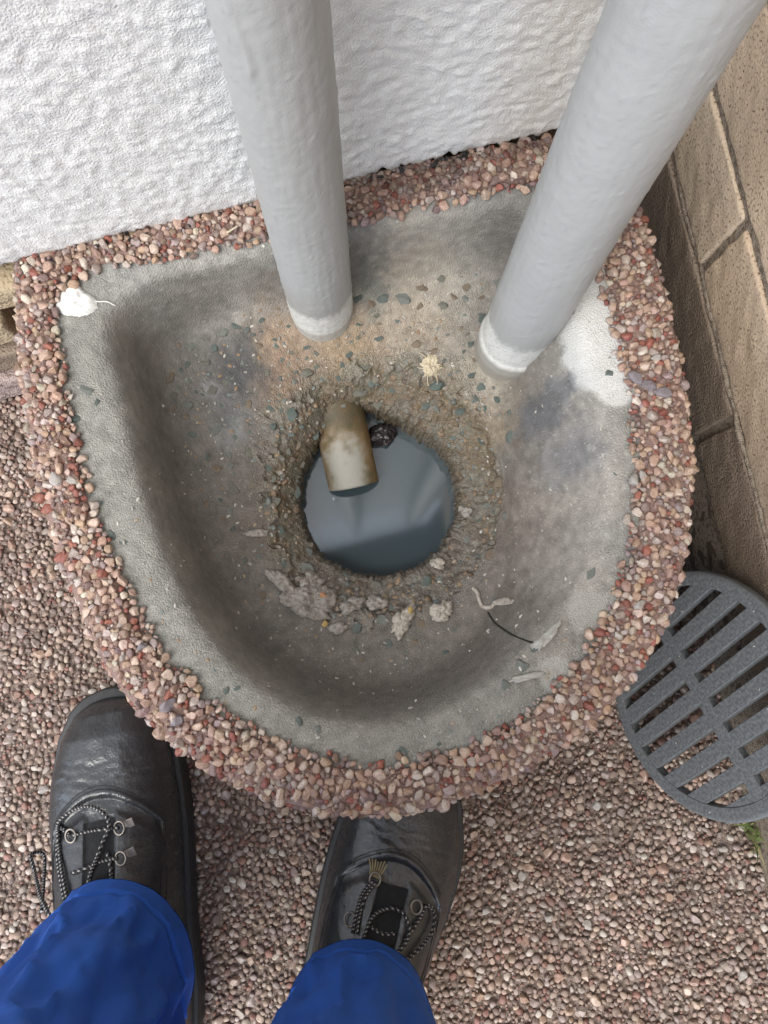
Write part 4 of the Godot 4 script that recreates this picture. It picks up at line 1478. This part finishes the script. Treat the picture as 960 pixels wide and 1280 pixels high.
func debris() -> void:
	var g := "scraps washed round the outlet"
	lay_scrap("paper_pulp", "largest grey lump of wet paper pulp, lower left of the outlet hole", "litter", M.paper, Vector2(-0.048, -0.016), 0.021, 0.012, 0.5, 0.002, 11, g, 0.5, 0.0042)
	lay_scrap("paper_pulp", "long grey strip of wet pulp along the hole's left-hand lower edge", "litter", M.paper, Vector2(-0.0625, -0.037), 0.018, 0.0055, 1.05, 0.0016, 12, g, 0.35, 0.0026)
	lay_scrap("paper_pulp", "small grey pulp clot with an orange kernel on it, just below the hole", "litter", M.paper, Vector2(-0.0335, -0.020), 0.011, 0.008, 0.2, 0.0015, 13, g, 0.5, 0.0036)
	lay_scrap("paper_pulp", "flat grey pulp flake right of the large lump, below the hole", "litter", M.paper, Vector2(-0.014, -0.008), 0.011, 0.0055, -0.2, 0.001, 14, g, 0.4, 0.002)
	lay_scrap("paper_scrap", "pale torn paper scrap with a yellow kernel, below the hole", "litter", M.paper_pale, Vector2(0.0215, 0.0150), 0.0135, 0.0075, -0.75, 0.001, 15, g, 0.55, 0.003)
	lay_scrap("paper_scrap", "pale folded paper scrap right of the one with the kernel", "litter", M.paper_pale, Vector2(0.0535, 0.0160), 0.0100, 0.0075, -0.3, 0.001, 16, g, 0.4, 0.0032)
	lay_scrap("paper_scrap", "small whitish scrap on the hole's lower right edge", "litter", M.paper_pale, Vector2(0.064, -0.0225), 0.0062, 0.005, 0.4, 0.001, 17, g, 0.45, 0.0022)
	lay_scrap("paper_scrap", "tiny pale chip to the right of the bent white strip", "litter", M.paper_pale, Vector2(0.0985, 0.0205), 0.0062, 0.0028, 0.1, 0.0006, 18, g, 0.3, 0.0008)
	lay_scrap("paper_scrap", "grey curled scrap on the ring left of the hole", "litter", M.paper, Vector2(-0.073, -0.083), 0.010, 0.0032, 0.25, 0.001, 19, g, 0.4, 0.0016)
	lay_scrap("plastic_film", "thin grey plastic film curling at the bowl's lower right foot", "litter", M.film, Vector2(0.109, 0.048), 0.013, 0.0035, -0.5, 0.0004, 20, g, 0.4, 0.0014)
	lay_scrap("plastic_film", "faint grey film flat on the front of the bowl", "litter", M.film, Vector2(0.088, 0.070), 0.013, 0.0022, 0.05, 0.0003, 21, g, 0.4, 0.0008)
	lay_scrap("paper_scrap", "ragged grey crumb on the worn edge right of the hole", "litter", M.paper, Vector2(0.098, -0.058), 0.006, 0.004, 0.8, 0.001, 22, g, 0.5, 0.002)
	lay_scrap("paper_pulp", "pale soggy pulp clot close under the hole's lower left edge", "litter", M.paper, Vector2(-0.042, -0.034), 0.012, 0.0085, 0.9, 0.0025, 61, g, 0.45, 0.0036)
	lay_scrap("paper_pulp", "small grey pulp clot straight below the hole's middle", "litter", M.paper, Vector2(0.006, -0.004), 0.009, 0.006, 0.3, 0.0018, 62, g, 0.4, 0.0026)
	lay_scrap("paper_pulp", "lowest grey pulp blob, under the large lump's yellow kernel", "litter", M.paper, Vector2(-0.0300, 0.0075), 0.0075, 0.005, 0.1, 0.0014, 63, g, 0.4, 0.002)
	var fray := thing("fibre_tuft", "cream frayed tuft of fibre between the two grey pipes", "litter", Vector3(0.0988, bowl_find(0.0988, -0.1775).x, -0.1775))
	put("tuft", scrap(31, 0.0085, 0.0085, 0.4, 0.0008, Vector2(0.0988, -0.1775), 0.55, 0.0016), M.cream, fray)
	for k in 9:
		var a := k * 0.71 + 0.3
		var pts := PackedVector3Array()
		for j in 5:
			var r := 0.003 + 0.0028 * j * (0.7 + 0.4 * sin(k * 2.3))
			var b := a + 0.12 * j * sin(k * 1.7)
			pts.append(Vector3(cos(b) * r, 0.0014 + bowl_find(0.0988 + cos(b) * r, -0.1775 + sin(b) * r).x - fray.position.y, sin(b) * r))
		put("strand", tube(smooth_path(pts, 0.001), PackedFloat32Array([0.0005]), 5), M.cream, fray)
	# kernels
	for e in [["yellow kernel at the bottom of the large grey pulp lump", M.corn, -0.0385, 0.001, 0.0030], ["orange kernel on the small grey pulp clot", M.orange, -0.0340, -0.0205, 0.0032], ["yellow kernel on the pale torn paper scrap", M.corn, 0.0300, 0.0085, 0.0026]]:
		var o := put("kernel", pebble_mesh(int(e[4] * 10000), 2), e[1])
		o.transform = Transform3D(Basis.from_scale(Vector3(e[4], e[4] * 0.7, e[4] * 1.1)), Vector3(e[2], bowl_find(e[2], e[3]).x + 0.0052, e[3]))
		tag(o, e[0], "food scrap", "kernels in the litter")
	# bent white strip
	var strip := PackedVector3Array()
	for p in [[0.0830, 0.0045], [0.0850, 0.0095], [0.0845, 0.0150], [0.0852, 0.0205], [0.0900, 0.0225], [0.0935, 0.0210]]:
		strip.append(Vector3(p[0], bowl_find(p[0], p[1]).x + 0.0012, p[1]))
	var so := put("white_strip", tube(smooth_path(strip, 0.0008), PackedFloat32Array([0.0016]), 8), M.paper_pale)
	tag(so, "bent white strip of softened paper at the lower right of the hole", "litter")
	# dark strand
	var strand := PackedVector3Array()
	for p in [[0.0873, 0.0260], [0.0878, 0.0340], [0.0910, 0.0425], [0.0978, 0.0490], [0.1040, 0.0515], [0.1090, 0.0490], [0.1130, 0.0460]]:
		strand.append(Vector3(p[0], bowl_find(p[0], p[1]).x + 0.0008, p[1]))
	tag(put("dark_strand", tube(smooth_path(strand, 0.0008), PackedFloat32Array([0.0007]), 6), M.dark), "thin black strand curving over the lower right floor of the bowl", "litter")
	# white putty in the back left corner, with its string
	var blob := thing("putty_blob", "white blob of putty with a trailing thread in the bowl's back left corner", "putty", Vector3(-0.1440, bowl_find(-0.1440, -0.2590).x, -0.2590))
	put("blob", scrap(41, 0.0128, 0.0108, 0.3, 0.003, Vector2(-0.1440, -0.2590), 0.25, 0.0014), M.putty, blob)
	var th := PackedVector3Array()
	for p in [[-0.1335, -0.2585], [-0.1290, -0.2570], [-0.1235, -0.2560], [-0.1195, -0.2535]]:
		th.append(Vector3(p[0], bowl_find(p[0], p[1]).x + 0.0010, p[1]) - blob.position)
	put("thread", tube(smooth_path(th, 0.0008), PackedFloat32Array([0.0005]), 6), M.putty, blob)
	# black sludge where the outlet enters
	var lump := icosphere(4)
	var rel := noise(51, 0.6, 4)
	var v := PackedVector3Array()
	for q: Vector3 in lump[0]:
		v.append(q * Vector3(0.0155, 0.009, 0.0115) * (0.85 + 0.35 * rel.get_noise_3dv(q) + 0.35 * absf(rel.get_noise_3dv(q * Vector3(2.0, 1.0, 1.4) + Vector3(4, 0, 2)))))
	var idx := PackedInt32Array()
	for t in lump[1]:
		idx.append_array(PackedInt32Array([t[0], t[2], t[1]]))
	var sl := put("sludge_lump", make(v, idx), M.sludge)
	sl.position = Vector3(0.0495, 0.0495, -0.1465)
	tag(sl, "black glistening sludge lump at the back of the hole beside the pipe end", "sludge")
	# bubbles at the pipe end
	for e in [[-0.0065, -0.1025, 0.0028, "larger bubble at the left corner of the pipe end in the water"], [0.0345, -0.1120, 0.0021, "smaller bubble at the right corner of the pipe end in the water"]]:
		var sp := SphereMesh.new()
		sp.radius = e[2]
		sp.height = e[2] * 2.0
		sp.radial_segments = 24
		sp.rings = 12
		var bm := StandardMaterial3D.new()
		bm.resource_name = "bubble skin"
		bm.albedo_color = Color(0.9, 0.95, 1.0, 0.08)
		bm.transparency = BaseMaterial3D.TRANSPARENCY_ALPHA
		bm.roughness = 0.02
		var bo := put("bubble", sp, bm)
		bo.position = Vector3(e[0], 0.0465, e[1])
		tag(bo, e[3], "bubble", "bubbles on the water")
	# a straw on the back rim
	var straw := put("straw", tube(PackedVector3Array([Vector3(-0.0035, 0, 0.001), Vector3(0, 0.0006, 0), Vector3(0.0045, 0.0002, -0.0018)]), PackedFloat32Array([0.0008]), 6), M.cream)
	straw.position = Vector3(-0.0255, 0.2165, -0.2760)
	tag(straw, "short dry straw on the pebbled rim left of the left pipe", "straw")


func weed() -> void:
	var o := thing("weed", "small green and dry weed tuft at the brick wall's foot below the grate", "weed", Vector3(0.284, ground_y(0.284, 0.278), 0.278))
	for k in 46:
		var a := rng.randf() * TAU
		var lean := rng.randf_range(0.2, 1.0)
		var len := rng.randf_range(0.012, 0.034)
		var root := Vector3(rng.randf_range(-0.010, 0.008), 0, rng.randf_range(-0.020, 0.020))
		var v := PackedVector3Array()
		var wid := rng.randf_range(0.0008, 0.0019)
		var side := Vector3(-sin(a), 0, cos(a))
		for j in 6:
			var f := j / 5.0
			var c := root + Vector3(cos(a) * lean * len * f * f, len * f * (1.0 - 0.35 * lean * f), sin(a) * lean * len * f * f)
			var w := wid * sin(PI * (0.12 + 0.88 * f))
			v.append(c - side * w + Vector3(0, 0.0003, 0))
			v.append(c + Vector3(0, 0.0006 * (1.0 - f), 0))
			v.append(c + side * w + Vector3(0, 0.0003, 0))
		put("leaf", make(v, grid_index(3, 6, false)), M.grass if k % 3 else M.straw, o)
